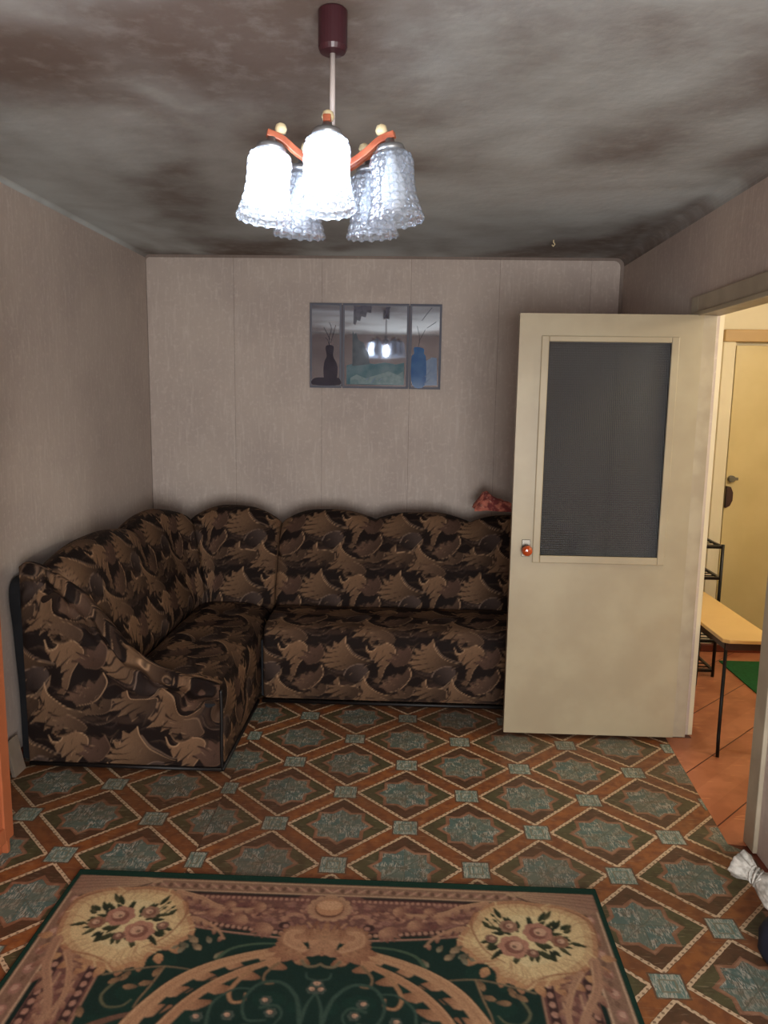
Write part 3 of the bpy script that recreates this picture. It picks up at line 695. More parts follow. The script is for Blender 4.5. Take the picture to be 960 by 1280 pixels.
for k in range(5):
    a = A0+2*pi*k/5+0.03; dx, dy = cos(a), sin(a); lit = k in (0, 4)
    # flat curved wooden arm sweeping out and upwards
    P = smooth_line([(0.018, 2.140), (0.05, 2.150), (0.085, 2.170), (0.118, 2.193), (0.152, 2.203)], 5)
    V = []; n = len(P)
    for i, (r, z) in enumerate(P):
        t = P[min(i+1, n-1)]-P[max(i-1, 0)]; t = t/np.hypot(*t); nr, nz = -t[1], t[0]
        hw_ = 0.0085; hh = 0.0075
        for s1, s2 in ((-1, -1), (1, -1), (1, 1), (-1, 1)):
            rr = r+nr*hh*s2; zz = z+nz*hh*s2; V.append((CXc+dx*rr-dy*hw_*s1, CYc+dy*rr+dx*hw_*s1, zz))
    Fc = [(0, 1, 2, 3), tuple(range((n-1)*4, n*4))[::-1]]
    for i in range(n-1):
        for q in range(4): Fc.append((i*4+q, i*4+(q+1) % 4, (i+1)*4+(q+1) % 4, (i+1)*4+q))
    arm = MB().add(V, Fc).build('arm', CHAND_WOOD, ch, bevel=0.002)
    R = 0.142; sx_, sy_, sz = CXc+dx*R, CYc+dy*R, 2.174
    kx_, ky_ = CXc+dx*(R-0.022), CYc+dy*(R-0.022)
    MB().lathe([(0.004, 0.0), (0.011, 0.002), (0.014, 0.010), (0.011, 0.020), (0.004, 0.024), (0.0005, 0.025)], 14, (kx_, ky_, 2.203)).build('knob', BONE, arm, smooth=True)
    tilt = Matrix.Translation((sx_, sy_, sz)) @ Matrix.Rotation(0.10, 4, Vector((dy, -dx, 0)))
    def tv(pts): return [tuple(tilt @ Vector(p)) for p in pts]
    cpm = MB().lathe([(0.010, 0.020), (0.012, 0.008), (0.030, 0.004), (0.034, -0.006), (0.030, -0.010)], 20); cpm.v = tv(cpm.v)
    cpm.build('shade_cap', CAP_METAL, ch, smooth=True)
    # shade: bell with rows of raised bubbles and a scalloped rim
    N, Z = 180, 92; prof = smooth_line([(0.0, 0.022), (0.004, 0.034), (0.012, 0.042), (0.030, 0.0470), (0.065, 0.0460), (0.095, 0.0480), (0.125, 0.0545), (0.142, 0.0600), (0.160, 0.0640)], 8)
    zz = np.linspace(0, 0.160, Z); rr = np.interp(zz, prof[:, 0], prof[:, 1]); G = np.zeros((Z, N, 3)); th = np.arange(N)/N*2*pi
    rows = 8.0; per = 15
    for i in range(Z):
        row = zz[i]/0.160*rows; ri = math.floor(row); fz = row-ri-0.5
        ft = ((th/(2*pi)*per) % 1.0)-0.5
        d = np.sqrt((ft*1.0)**2+(fz*1.0)**2); bmp = np.clip(1-(d/0.50)**2, 0, 1)**0.5*0.0052
        bmp = bmp-np.clip(1-(d/0.26)**2, 0, 1)*0.0026
        if zz[i] < 0.012: bmp = bmp*0.2
        scal = 0.004*np.abs(np.sin(th*per/2)) * max(0, (zz[i]-0.142)/0.018)
        G[i, :, 0] = (rr[i]+bmp)*np.cos(th); G[i, :, 1] = (rr[i]+bmp)*np.sin(th); G[i, :, 2] = -0.006-zz[i]+scal
    G2 = np.array([tilt @ Vector(p) for p in G.reshape(-1, 3)]).reshape(Z, N, 3)
    shd = grid_obj('shade', G2, SHADE, ch, loopu=True)
    bl = MB().lathe([(0.012, -0.004), (0.013, -0.035), (0.016, -0.045), (0.026, -0.070), (0.030, -0.100), (0.024, -0.125), (0.010, -0.138), (0.0005, -0.139)], 20); bl.v = tv(bl.v)
    b_ = bl.build('bulb', BULB_ON if lit else BULB_OFF, ch, smooth=True); tag(b_, 'glowing white bulb' if lit else 'unlit bulb')
    if lit: tag(shd, 'glass shade blazing white')

# ================================================================== triptych mirror
MX0, MX1, MZ0, MZ1 = -0.672, 0.160, 1.668, 2.192
mr = thing('triptych_mirror', ((MX0+MX1)/2, YB-0.01, MZ0), 'wide three leaf wall mirror with dark vase left and blue vase right', 'mirror')
MY = YB-0.003
splits = [MX0, -0.466, -0.044, MX1]
MB().box(MX0+0.01, MX1-0.01, MY-0.012, MY, MZ0+0.01, MZ1-0.01).build('backboard', CANOPY, mr)
def panel(x0, x1):
    g = 0.002; x0 += g; x1 -= g; bv = 0.014; y1 = MY-0.013; y0 = MY-0.019
    V = [(x0, y1, MZ0), (x1, y1, MZ0), (x1, y1, MZ1), (x0, y1, MZ1), (x0+bv, y0, MZ0+bv), (x1-bv, y0, MZ0+bv), (x1-bv, y0, MZ1-bv), (x0+bv, y0, MZ1-bv)]
    pnl = MB().add(V, [(0, 1, 2, 3), (4, 5, 6, 7)]).add([], []).build('mirror_panel', MIRROR, mr)
    MB().add(V, [(0, 1, 5, 4), (1, 2, 6, 5), (2, 3, 7, 6), (3, 0, 4, 7)]).build('bevel', BEVEL_GLASS, pnl)
    return pnl, y0
pans = [panel(splits[i], splits[i+1]) for i in range(3)]
py0 = pans[0][1]
def mp(px, py):   # printed picture coordinates to wall coordinates
    return (MX0+(px-115)/(853-115)*(MX1-MX0), MZ1-(py-130)/(597-130)*(MZ1-MZ0))
def decal(pts, mat, parent, name='print', lift=0.0004, sm=True):
    P = [mp(*p) for p in pts]
    if sm: P = [tuple(p) for p in smooth_line(P, 4, True)]
    return MB().prism(P, py0-lift, py0-0.0001, 'y').build(name, mat, parent)
DKV = print_mat('printed_dark_slate', (46, 46, 60), (58, 58, 72)); SKY = print_mat('printed_mist', (126, 126, 140), (106, 108, 124), 9)
BLUEV = print_mat('printed_blue_glaze', (34, 84, 140), (52, 104, 156), 12); TEAL = print_mat('printed_teal_reflection', (70, 108, 120), (104, 130, 140), 10); PALEBLUE = print_mat('printed_pale_blue', (112, 134, 164), (128, 148, 172), 14)
a, b, c = pans[0][0], pans[1][0], pans[2][0]
decal([(207, 366), (250, 366), (248, 420), (268, 460), (274, 500), (262, 560), (205, 560), (194, 500), (200, 450), (212, 420)], DKV, a, 'vase_print')
decal([(140, 545), (200, 540), (230, 556), (278, 540), (284, 580), (136, 580)], DKV, a, 'table_print', 0.0003)
tw = MB()
for pts in ([(228, 366), (226, 320), (238, 270), (226, 235)], [(232, 330), (210, 290), (196, 262)], [(234, 350), (248, 300), (262, 250)], [(228, 366), (216, 330), (205, 320)]):
    P = smooth_line([mp(*p) for p in pts], 4); tw.tube([(p[0], py0-0.0012, p[1]) for p in P], 0.0016, 5)
tw.build('branch_print', DKV, a)
FOL = print_mat('printed_grey_foliage', (74, 74, 88), (92, 92, 106), 30); SHORE = print_mat('printed_grey_green', (80, 90, 100), (96, 106, 116), 18)
decal([(362, 140), (380, 150), (420, 140), (462, 146), (458, 182), (436, 178), (428, 206), (404, 200), (398, 226), (380, 222), (372, 250), (360, 240)], FOL, b, 'foliage_print', sm=False)
decal([(540, 150), (566, 148), (552, 184), (536, 214), (528, 206), (540, 180)], FOL, b, 'foliage_print', sm=False)
decal([(324, 470), (360, 462), (420, 452), (480, 462), (540, 452), (600, 462), (646, 452), (646, 576), (324, 576)], TEAL, b, 'reflection_print', 0.0002, False)  # teal band: the window's dim reflection painted into the print colours
decal([(356, 280), (366, 300), (374, 290), (390, 330), (420, 345), (430, 380), (446, 400), (452, 462), (356, 474)], SHORE, b, 'shore_print', sm=False)
decal([(345, 540), (380, 520), (430, 540), (500, 520), (560, 500), (610, 520), (640, 500), (644, 570), (345, 574)], print_mat('printed_pale_reflection', (106, 132, 138), (128, 150, 154), 30), b, 'pale_reflection_print', 0.0004, False)  # lighter streaks of the reflected window light, painted on the glass
decal([(702, 366), (752, 372), (756, 400), (768, 430), (764, 575), (694, 575), (686, 430), (700, 400)], BLUEV, c, 'vase_print')
decal([(768, 440), (800, 420), (828, 424), (832, 574), (764, 576)], PALEBLUE, c, 'glaze_print', 0.0002, False)
tw = MB()
for pts in ([(722, 366), (730, 320), (715, 250)], [(740, 220), (770, 180), (795, 150)], [(770, 260), (820, 226)], [(728, 330), (760, 270)]):
    P = smooth_line([mp(*p) for p in pts], 4); tw.tube([(p[0], py0-0.0012, p[1]) for p in P], 0.0014, 5)
tw.build('branch_print', DKV, c)
for k, (x_, y_) in enumerate([(790, 455), (780, 480), (790, 500), (772, 520), (784, 545), (768, 560), (440, 545), (480, 545), (515, 548), (470, 560)]):
    p = mp(x_-8, y_+8); q_ = mp(x_+8, y_-8); MB().tube([(p[0], py0-0.0012, p[1]), (q_[0], py0-0.0012, q_[1])], 0.0022, 5).build('painted_glint', PALEBLUE, c if x_ > 660 else b)  # bright glints on the glass, painted as pale strokes

# ================================================================== corner sofa
sofa = thing('corner_sofa', (-0.9, 4.2, 0), 'brown leaf patterned velour corner sofa with scalloped back against the left corner', 'sofa')
def resample(P, step):
    P = np.asarray(P, float); d = np.r_[0, np.cumsum(np.hypot(*(P[1:]-P[:-1]).T))]; n = max(3, int(d[-1]/step)+1)
    t = np.linspace(0, d[-1], n); return np.stack([np.interp(t, d, P[:, i]) for i in range(P.shape[1])], 1), t
def rounded(P, r, k=4):
    """round the inner corners of an open 2-D polyline"""
    P = [np.array(p, float) for p in P]; out = [P[0]]
    for i in range(1, len(P)-1):
        a = P[i-1]-P[i]; b = P[i+1]-P[i]; ra = min(r, np.hypot(*a)*0.45, np.hypot(*b)*0.45); p0 = P[i]+a/np.hypot(*a)*ra; p1 = P[i]+b/np.hypot(*b)*ra
        for q in range(k+1): t = q/k; out.append((1-t)**2*p0+2*t*(1-t)*P[i]+t*t*p1)
    out.append(P[-1]); return np.array(out)
STEP = 0.0065
# plan path of the whole backrest: front foot line with outward normals
def back_path():
    pts = []; R0 = 0.10; cx_, cy_ = -1.13, 4.16
    for y in np.linspace(3.085, cy_, 60): pts.append((-1.23, y, -1.0, 0.0))
    for t in np.linspace(0, pi/2, 24)[1:-1]: pts.append((cx_-R0*cos(t), cy_+R0*sin(t), -cos(t), sin(t)))
    for x in np.linspace(cx_, 0.96, 130): pts.append((x, cy_+R0, 0.0, 1.0))
    return np.array(pts)
BP = back_path()
topline = BP[:, :2]+BP[:, 2:]*0.34
sarc = np.r_[0, np.cumsum(np.hypot(*(topline[1:]-topline[:-1]).T))]
def s_at(fn): return float(np.interp(fn, np.arange(len(sarc)), sarc))
i_c = int(np.argmin(np.hypot(topline[:, 0]+1.35, topline[:, 1]-4.50))); s_c = sarc[i_c]
s_396 = float(np.interp(3.93, BP[:60, 1], sarc[:60])); s_mod = float(np.interp(-0.79, BP[82:, 0], sarc[82:]))
knots = [-0.02, s_396, s_c, s_mod]; peaks = [0.962, 0.966, 0.966]
for k in range(3): knots.append(s_mod+0.568*(k+1))
peaks += [0.952, 0.945, 0.940]; vall = [0.890, 0.905, 0.880, 0.862, 0.895, 0.888, 0.88]
def hump(s):
    k = max(0, min(5, int(np.searchsorted(knots, s))-1)); t = min(1, max(0, (s-knots[k])/(knots[k+1]-knots[k])))
    lo = vall[k]*(1-t)+vall[k+1]*t; return lo+(peaks[k]-lo)*abs(sin(pi*t))**0.75, abs(sin(pi*t))**0.5
def backrest(name, sa, sb, capa, capb, parent=sofa):
    ns = int((sb-sa)/STEP)+1; ss = np.linspace(sa, sb, ns)
    V = None
    for i, s in enumerate(ss):
        fx = np.interp(s, sarc, BP[:, 0]); fy = np.interp(s, sarc, BP[:, 1]); nx = np.interp(s, sarc, BP[:, 2]); ny = np.interp(s, sarc, BP[:, 3])
        L = sqrt(nx*nx+ny*ny); nx /= L; ny /= L
        Ht, bul = hump(s)
        e = 1.0
        for dd in (s-sa, sb-s): e = min(e, 0.0+sqrt(max(0, min(1, (dd+0.002)/0.03)))*1.0)
        q = 0.022*(1-e)
        prof = rounded([(0.03+q, 0.36), (0.0+q, 0.44), (0.045+q, 0.56), (0.13+q-0.012*bul, 0.73), (0.215+q-0.012*bul, Ht-0.035), (0.275, Ht-q*0.6), (0.36, Ht-0.03-q*0.6), (0.40, Ht-0.12), (0.40, 0.36)], 0.07, 5)
        p, t = resample(prof, STEP) if V is None else (None, None)
        if V is None:
            m_ = len(p); V = np.zeros((ns, m_, 3)); UV = np.zeros((ns, m_, 2))
        d = np.r_[0, np.cumsum(np.hypot(*(prof[1:]-prof[:-1]).T))]; tt = np.linspace(0, d[-1], m_)
        pr = np.stack([np.interp(tt, d, prof[:, 0]), np.interp(tt, d, prof[:, 1])], 1)
        V[i, :, 0] = fx+nx*pr[:, 0]; V[i, :, 1] = fy+ny*pr[:, 0]; V[i, :, 2] = pr[:, 1]
        UV[i, :, 0] = s; UV[i, :, 1] = tt
    # soft unevenness of the padding
    Nz = np.sin(V[..., 0]*23+V[..., 2]*11)*np.sin(V[..., 1]*19-V[..., 2]*17)*0.0025
    V[..., 2] += Nz*(V[..., 2] > 0.45)
    return grid_obj(name, V, UPH, parent, UV+np.array([0.05, 0.10]), TILE, loopu=False, caps=True)
backrest('side_backrest', 0.0, s_c-0.0, 1, 1)
backrest('corner_backrest', s_c+0.0005, s_mod-0.004, 1, 1)
backrest('main_backrest', s_mod+0.004, sarc[-1], 1, 1)

def extr(name, prof, a0, a1, axis, uvo=(0, 0), lump=0.003, round_ends=0.02, mat=UPH, parent=sofa, flipu=1):
    """long cushion: a 2-D profile (open polyline) carried along an axis, ends pulled in softly"""
    pr, t = resample(prof, STEP); n = int(abs(a1-a0)/STEP)+1; aa = np.linspace(a0, a1, n); m_ = len(pr)
    cen = pr.mean(0); V = np.zeros((n, m_, 3)); UV = np.zeros((n, m_, 2))
    for i, a in enumerate(aa):
        d = min(abs(a-a0), abs(a-a1)); e = sqrt(max(0.0, 1-(1-min(1, d/round_ends))**2)) if round_ends else 1.0
        k = round_ends*(1-e)
        q = pr.copy(); v = cen-q; L = np.maximum(1e-6, np.hypot(v[:, 0], v[:, 1])); q = q+v/L[:, None]*k
        wv = lump*np.sin(a*17+pr[:, 0]*9)*np.sin(a*7.3-pr[:, 0]*21)
        if axis == 'x': V[i, :, 0] = a; V[i, :, 1] = q[:, 0]; V[i, :, 2] = q[:, 1]+wv*(q[:, 1] > 0.36)
        else: V[i, :, 1] = a; V[i, :, 0] = q[:, 0]; V[i, :, 2] = q[:, 1]+wv*(q[:, 1] > 0.36)
        UV[i, :, 0] = a*flipu; UV[i, :, 1] = t
    return grid_obj(name, V, mat, parent, UV+np.array(uvo), TILE, caps=True)
# main section: seat front at y = 3.825, from the module seam to behind the door
fr_main = rounded([(3.835, 0.03), (3.825, 0.20), (3.822, 0.345), (3.86, 0.415), (3.98, 0.432), (4.20, 0.428), (4.30, 0.41), (4.34, 0.34)], 0.05, 5)
extr('main_seat', fr_main, -0.772, 0.96, 'x', (0.0, 0.03))
# left section: its long front faces the room at x = -0.79
fr_side = rounded([(-0.797, 0.03), (-0.795, 0.20), (-0.797, 0.335), (-0.83, 0.405), (-0.93, 0.428), (-1.14, 0.432), (-1.23, 0.41), (-1.27, 0.34)], 0.045, 5)
extr('side_seat', fr_side, 3.095, 4.26, 'y', (0.1, 0.03), flipu=-1)
bs = MB(); bs.box(-0.785, 0.95, 3.86, 4.66, 0.03, 0.335); bs.box(-1.62, -0.815, 3.11, 4.60, 0.03, 0.335)
bs.build('base_frame', DARK_CLOTH, sofa)
ft = [(-1.5, 3.2), (-0.9, 3.2), (-0.88, 4.0), (0.8, 3.95), (0.8, 4.55), (-1.5, 4.5)]
for x, y in ft: MB().lathe([(0.022, 0.0), (0.026, 0.032)], 14, (x, y, 0.0)).build('foot', BLACK_PIPE, sofa)
# end panel of the left section: loose gathered cover over the sloping end
def end_panel():
    top = smooth_line([(-1.645, 0.885), (-1.60, 0.905), (-1.50, 0.865), (-1.39, 0.785), (-1.28, 0.66), (-1.19, 0.545), (-1.08, 0.470), (-0.95, 0.425), (-0.86, 0.405), (-0.803, 0.385)], 8)
    top, _ = resample(top, 0.004); n = len(top); m_ = 120
    V = np.zeros((n, m_+14, 3)); UV = np.zeros((n, m_+14, 2))
    for i, (x, zt) in enumerate(top):
        for j in range(m_):
            t = j/(m_-1); z = 0.022+(zt-0.022)*t
            dz = zt-z
            fold = 0.0
            # gathers hang from the sloping edge and die out downwards
            ph = (x*1.0+dz*0.9)*24+1.6*sin(x*9+2)
            amp = 0.017*math.exp(-((dz-0.10)/0.10)**2)+0.004
            fold += amp*sin(ph)*sin(dz*18+x*5+0.6)
            fold += 0.010*math.exp(-((dz-0.055)/0.03)**2)*sin(x*34)
            fold += 0.032*math.exp(-((dz-0.035)/0.035)**2)            # puffed roll just under the edge
            fold -= 0.012*math.exp(-((dz-0.095)/0.02)**2)*(0.6+0.4*sin(x*21))
            fold += 0.022*math.exp(-((dz-0.06)/0.08)**2)*mnoise.noise(Vector((x*17, dz*14, 2.0)))+0.008*mnoise.noise(Vector((x*9, z*9, 7.0)))
            edge = min(1, (x+1.645)/0.02, (-0.803-x)/0.02) if x > -1.64 else 0
            V[i, j] = (x, 3.072-fold*max(0, edge)-0.004, z+0.004*sin(x*31)*math.exp(-(dz/0.05)**2)*(t > 0.9))
            UV[i, j] = (x*0.9+0.25, z*0.9+0.2+fold*1.5)
        for j in range(14):
            a = (j+1)/14*pi*0.62; V[i, m_+j] = (x-0.010*sin(a)*0, 3.068+0.03*(1-cos(a))-0.0, zt+0.014*sin(a)*1.0-(0.012*(1-cos(a))))
            UV[i, m_+j] = (x*0.9+0.25, zt*0.9+0.2+(j+1)*0.004)
    return grid_obj('end_panel', V, UPH, sofa, UV, TILE)
end_panel()
MB().box(-1.62, -0.83, 3.094, 3.109, 0.03, 0.30).build('end_board', DARK_CLOTH, sofa)
MB().tube(smooth_line([(-0.798, 3.066, 0.02), (-0.798, 3.060, 0.12), (-0.796, 3.062, 0.26), (-0.799, 3.066, 0.375)], 6), 0.0075, 8).build('corner_piping', BLACK_PIPE, sofa, smooth=True)
pp = MB()
pp.tube([(-1.64, 3.062, 0.018), (-1.2, 3.060, 0.018), (-0.80, 3.060, 0.018)], 0.009, 8); pp.tube([(-0.795, 3.06, 0.018), (-0.795, 3.82, 0.018)], 0.009, 8); pp.tube([(-0.775, 3.822, 0.018), (0.955, 3.825, 0.018)], 0.010, 8)
pp.build('base_piping', BLACK_PIPE, sofa, smooth=True)
# dark wavy backing board seen in the gap to the left wall
P = smooth_line([(3.10, 0.02), (3.10, 0.30), (3.085, 0.50), (3.075, 0.62), (3.06, 0.74), (3.075, 0.81), (3.14, 0.835), (3.3, 0.82)], 5)
bb = [tuple(p) for p in P]+[(4.5, 0.82), (4.5, 0.02)]
MB().prism(bb, -1.690, -1.645, 'x').build('backing_board', DARK_CLOTH, sofa)

# cloth lying on the sofa back, half hidden by the door
def cloth():
    n, m_ = 70, 46; V = np.zeros((n, m_, 3)); C = None
    for i in range(n):
        u = i/(n-1)
        for j in range(m_):
            v = j/(m_-1); x = 0.365+u*0.30; env = (sin(pi*min(1, u*1.15+0.03))**0.5 if u < 0.86 else sin(pi*min(1, 0.86*1.15+0.03))**0.5*(1-u)/0.14)
            a = pi*(0.02+0.96*v); R = 0.085+0.0*u
            hgt = 0.16*(0.55+0.45*math.exp(-((u-0.2)/0.16)**2))*env
            f = mnoise.noise(Vector((x*14, v*4.5, 1.3)))*0.022+mnoise.noise(Vector((x*34, v*9, 5.3)))*0.010
            y = 4.56-cos(a)*(R+f*0.8); z = 0.955+(hgt*0.8+f)*sin(a)
            V[i, j] = (x+f*0.3, y, max(z, 0.952))
    return V
co = grid_obj('cloth', cloth(), PINK, None); tag(co, 'crumpled pink red cloth lying on top of the sofa back beside the door', 'cloth')
sm_ = co.modifiers.new('thickness', 'SOLIDIFY'); sm_.thickness = 0.004

# ================================================================== tied bundle at the right edge
n = 30
def pleated(prof, origin, axis, pl=0.05, npl=7, n=48, sq=1.0):
    """body of revolution about a tilted axis with pleats that grow towards narrow places"""
    ax = Vector(axis).normalized(); e1 = ax.cross(Vector((0, 0, 1)) if abs(ax.z) < 0.9 else Vector((1, 0, 0))).normalized(); e2 = ax.cross(e1); V = []; Fc = []
    for r, h in prof:
        for k in range(n):
            a = 2*pi*k/n; q = r*(1+pl*sin(npl*a+h*25)+pl*0.6*sin((npl*2+1)*a-h*40)); V.append(Vector(origin)+ax*(h+0.25*pl*r*sin(npl*a))+e1*q*cos(a)+e2*q*sin(a)*sq)
    for i in range(len(prof)-1):
        for k in range(n): Fc.append((i*n+k, i*n+(k+1) % n, (i+1)*n+(k+1) % n, (i+1)*n+k))
    return V, Fc+[tuple(range(n))[::-1]]
V, Fc = pleated([(0.03, 0.002), (0.070, 0.004), (0.082, 0.03), (0.082, 0.075), (0.070, 0.105), (0.040, 0.118), (0.002, 0.120)], (1.124, 2.06, 0), (0, 0, 1), 0.02, 5)
nb = MB().add(V, Fc).build('bag', NAVY, smooth=True); tag(nb, 'dark navy bag on the floor under the tied whitish sack', 'bag')
bd = thing('sack', (1.11, 2.10, 0.12), 'whitish sack neck tied with cord lying on the navy bag at the right frame edge', 'sack')
O_ = Vector((1.104, 2.135, 0.172)); A_ = Vector((-0.52, 0.80, 0.20)).normalized()
V, Fc = pleated([(0.002, -0.060), (0.030, -0.055), (0.048, -0.035), (0.050, -0.010), (0.042, 0.018), (0.030, 0.040), (0.021, 0.056), (0.020, 0.068), (0.028, 0.084), (0.038, 0.105), (0.043, 0.125), (0.040, 0.128), (0.030, 0.108), (0.012, 0.080)], O_, A_, 0.10, 6)
MB().add(V, Fc).build('sack_cloth', CORD_WHITE, bd, smooth=True)
e1 = A_.cross(Vector((0, 0, 1))).normalized(); e2 = A_.cross(e1)
for k in range(5):
    h = 0.046+0.008*k; r = 0.027-0.001*k
    MB().tube([O_+A_*(h+0.008*sin(2*pi*q/18+k))+e1*r*cos(2*pi*q/18)+e2*r*sin(2*pi*q/18) for q in range(18)], 0.0036, 6, closed=True).build('cord', CORD_WHITE, bd, smooth=True)

mr.rotation_euler.z = 0.017; mr.location.y -= 0.009

# ================================================================== the rug (woven floral pattern painted on its pile, symmetric about both axes)
def rug_half():
    W2, L2 = 0.873, 1.15
    C = Canvas(-W2, 0.0, 0.0, L2, 0.0025); R_ = random.Random(11)
    GREEN, FIELD, BEIGE, BEIGE2, TAN, PINKB, ROSE, DKR, CREAM, BRN = (20, 50, 40), (22, 44, 38), (150, 122, 100), (128, 100, 82), (168, 130, 98), (146, 108, 94), (104, 72, 64), (58, 40, 38), (190, 168, 126), (84, 58, 48)
    C.img[:] = tolin(FIELD)
    # ground tone clouds in the field
    for _ in range(60):
        C.disc((R_.uniform(-.6, 0), R_.uniform(.4, L2)), R_.uniform(.02, .07), R_.uniform(.01, .05), (28, 62, 50), 0.25)
    def rect(a, b, c, d, col, al=1.0): C.poly([(a, c), (b, c), (b, d), (a, d)], col, alpha=al)
    def leafc(x, y, ang, L, w_, col, col1=None):
        c, s = cos(ang), sin(ang); P = [(0, 0), (.3, .5), (.65, .42), (1, 0), (.65, -.42), (.3, -.5)]
        q = smooth_line([(x+c*a*L-s*b*w_, y+s*a*L+c*b*w_) for a, b in P], 3, True); C.poly(q, col, col1, (x, y), (x+c*L, y+s*L))
    def flower(x, y, r, c0=(160, 116, 98), c1=(110, 72, 62), n=7):
        for k in range(n): a = 2*pi*k/n; C.disc((x+cos(a)*r*.62, y+sin(a)*r*.62), r*.45, r*.42, c0)
        C.disc((x, y), r*.62, r*.6, c1, .8); C.disc((x-.15*r, y-.1*r), r*.42, r*.4, (186, 150, 124)); C.disc((x, y), r*.15, r*.15, DKR, .7)
    def acanthus(P, w0, w1, col, shade, lobes=9, side=1, lobe=0.035):
        """tapering scroll with leaf lobes along one side"""
        S_ = smooth_line(P, 10); n = len(S_)
        for k in range(lobes):
            i = int((k+0.6)/lobes*(n-2)); p = S_[i]; d = S_[i+1]-p; a = math.atan2(d[1], d[0])+side*0.75
            leafc(p[0], p[1], a, lobe*(1.15-0.5*k/lobes), lobe*0.42, col, shade)
        C.stroke(S_, w0, col, w1); C.stroke(S_, w0*0.12, shade, w1*0.1, 0.4)
        off = np.array([(-(S_[min(i+1, n-1)]-S_[max(i-1, 0)])[1], (S_[min(i+1, n-1)]-S_[max(i-1, 0)])[0]) for i in range(n)]); off /= np.hypot(*off.T)[:, None]+1e-9
        C.stroke(S_+off*w0*0.32*side*-1, w0*0.12, (196, 160, 124), w1*0.1, 0.7)
    # rose coloured band along the far and near ends and the sides
    rect(-W2, 0, 0, 0.262, ROSE)
    rect(-W2, -0.615, 0.0, L2, ROSE)
    for _ in range(150):
        C.disc((R_.uniform(-.6, 0), R_.uniform(.12, .26)), R_.uniform(.006, .02), R_.uniform(.004, .012), R_.choice([PINKB, (150, 112, 92), (104, 66, 62)]), 0.55)
        C.disc((R_.uniform(-.77, -.62), R_.uniform(.4, L2)), R_.uniform(.006, .014), R_.uniform(.006, .02), R_.choice([PINKB, (150, 112, 92), (104, 66, 62)]), 0.55)
    # leaf sprays inside the end band
    for k in range(26):
        x = -.44+k*.0165; leafc(x, .185+.02*sin(k*1.1), R_.uniform(-.9, .9), R_.uniform(.03, .05), .014, R_.choice([(168, 130, 106), (154, 116, 96), (84, 54, 52)]), (118, 82, 70))
    for k in range(30):
        leafc(-.70+.02*sin(k), .48+k*.023, R_.uniform(.6, 2.5), R_.uniform(.03, .05), .016, R_.choice([(160, 122, 98), (150, 114, 94), (112, 74, 66)]), (118, 82, 70))
    # band boundary lines and rows of beads
    C.stroke([(-.48, .103), (-.11, .103)], .012, DKR); C.stroke([(-.42, .232), (-.30, .256), (-.10, .276)], .020, DKR)
    for k in range(24): C.disc((-.47+k*.0172, .118), .0055, .007, (156, 118, 100))
    for k in range(17): t = k/16; C.disc((-.415+t*.30, .236+.042*t), .007, .008, (158, 122, 102))
    C.stroke([(-.43, .255), (-.30, .278), (-.12, .297)], .007, (150, 112, 94))
    for xx in (-.752, -.640):
        C.stroke([(xx, .42), (xx, L2)], .026, DKR)
        k = 0
        while .44+k*.034 < L2: C.disc((xx, .44+k*.034), .009, .011, (160, 122, 104)); k += 1
    C.stroke([(-.722, .47), (-.722, L2)], .006, (166, 132, 106)); C.stroke([(-.670, .50), (-.670, L2)], .007, (166, 132, 106)); C.stroke([(-.617, .45), (-.617, L2)], .006, (150, 116, 94))
    # beige scroll band and green edging
    rect(-W2, 0, 0, .093, BEIGE2); rect(-W2, -.785, 0, L2, BEIGE2)
    rect(-.79, -.768, .27, L2, (18, 36, 32))
    for k in range(15):
        x = -.60+k*.042; C.disc((x, .068), .012, .008, PINKB); C.disc((x+.021, .068), .007, .010, BRN, .7); C.stroke([(x-.012, .058), (x+.010, .078)], .004, (170, 142, 116))
    k = 0
    while .16+k*.075 < L2:
        y = .16+k*.075; C.disc((-.818, y), .016, .020, PINKB); C.disc((-.820, y-.003), .009, .011, (176, 142, 122)); C.disc((-.816, y+.037), .006, .012, BRN, .45); k += 1
    C.stroke([(-W2, .043), (0, .043)], .005, (172, 144, 116)); C.stroke([(-.62, .091), (0, .091)], .005, (172, 144, 116)); C.stroke([(-.60, .098), (-.1, .098)], .006, (40, 40, 36))
    C.stroke([(-.848, .03), (-.848, L2)], .006, (176, 148, 122)); C.stroke([(-.788, .17), (-.788, L2)], .007, (176, 148, 122))
    # corner fan
    C.poly(smooth_line([(-.862, .02), (-.62, .035), (-.57, .055), (-.66, .085), (-.72, .10), (-.80, .13), (-.85, .12)], 4, True), (140, 108, 90), (160, 132, 106), (-.86, .02), (-.6, .08))
    for k in range(5): C.stroke(smooth_line([(-.85, .035+.018*k), (-.75, .030+.015*k), (-.64+.01*k, .035+.008*k)]), .004, (118, 86, 74), .002)
    C.stroke(smooth_line([(-.81, .145), (-.73, .112), (-.66, .095), (-.60, .062)]), .009, (60, 46, 40), .004)
    rect(-W2, 0, 0, .036, GREEN); rect(-W2, -.853, 0, L2, GREEN)
    # shell cartouche in the corner
    cart = smooth_line([(-.818, .255), (-.822, .18), (-.80, .135), (-.731, .098), (-.66, .090), (-.604, .082), (-.53, .092), (-.47, .13), (-.432, .208), (-.405, .255), (-.395, .30), (-.421, .33), (-.445, .362), (-.473, .365), (-.50, .40), (-.502, .432), (-.54, .440), (-.566, .465), (-.61, .448), (-.672, .435), (-.72, .41), (-.752, .387), (-.80, .33)], 5, True)
    C.poly(cart, (166, 126, 94))
    cc = np.array((-.625, .245)); inner = cc+(cart-cc)*np.array([.92, .90]); C.poly(inner, (186, 156, 116)); C.poly(cc+(cart-cc)*.80, (200, 176, 132)); C.poly(cc+(cart-cc)*.58, (204, 186, 142))
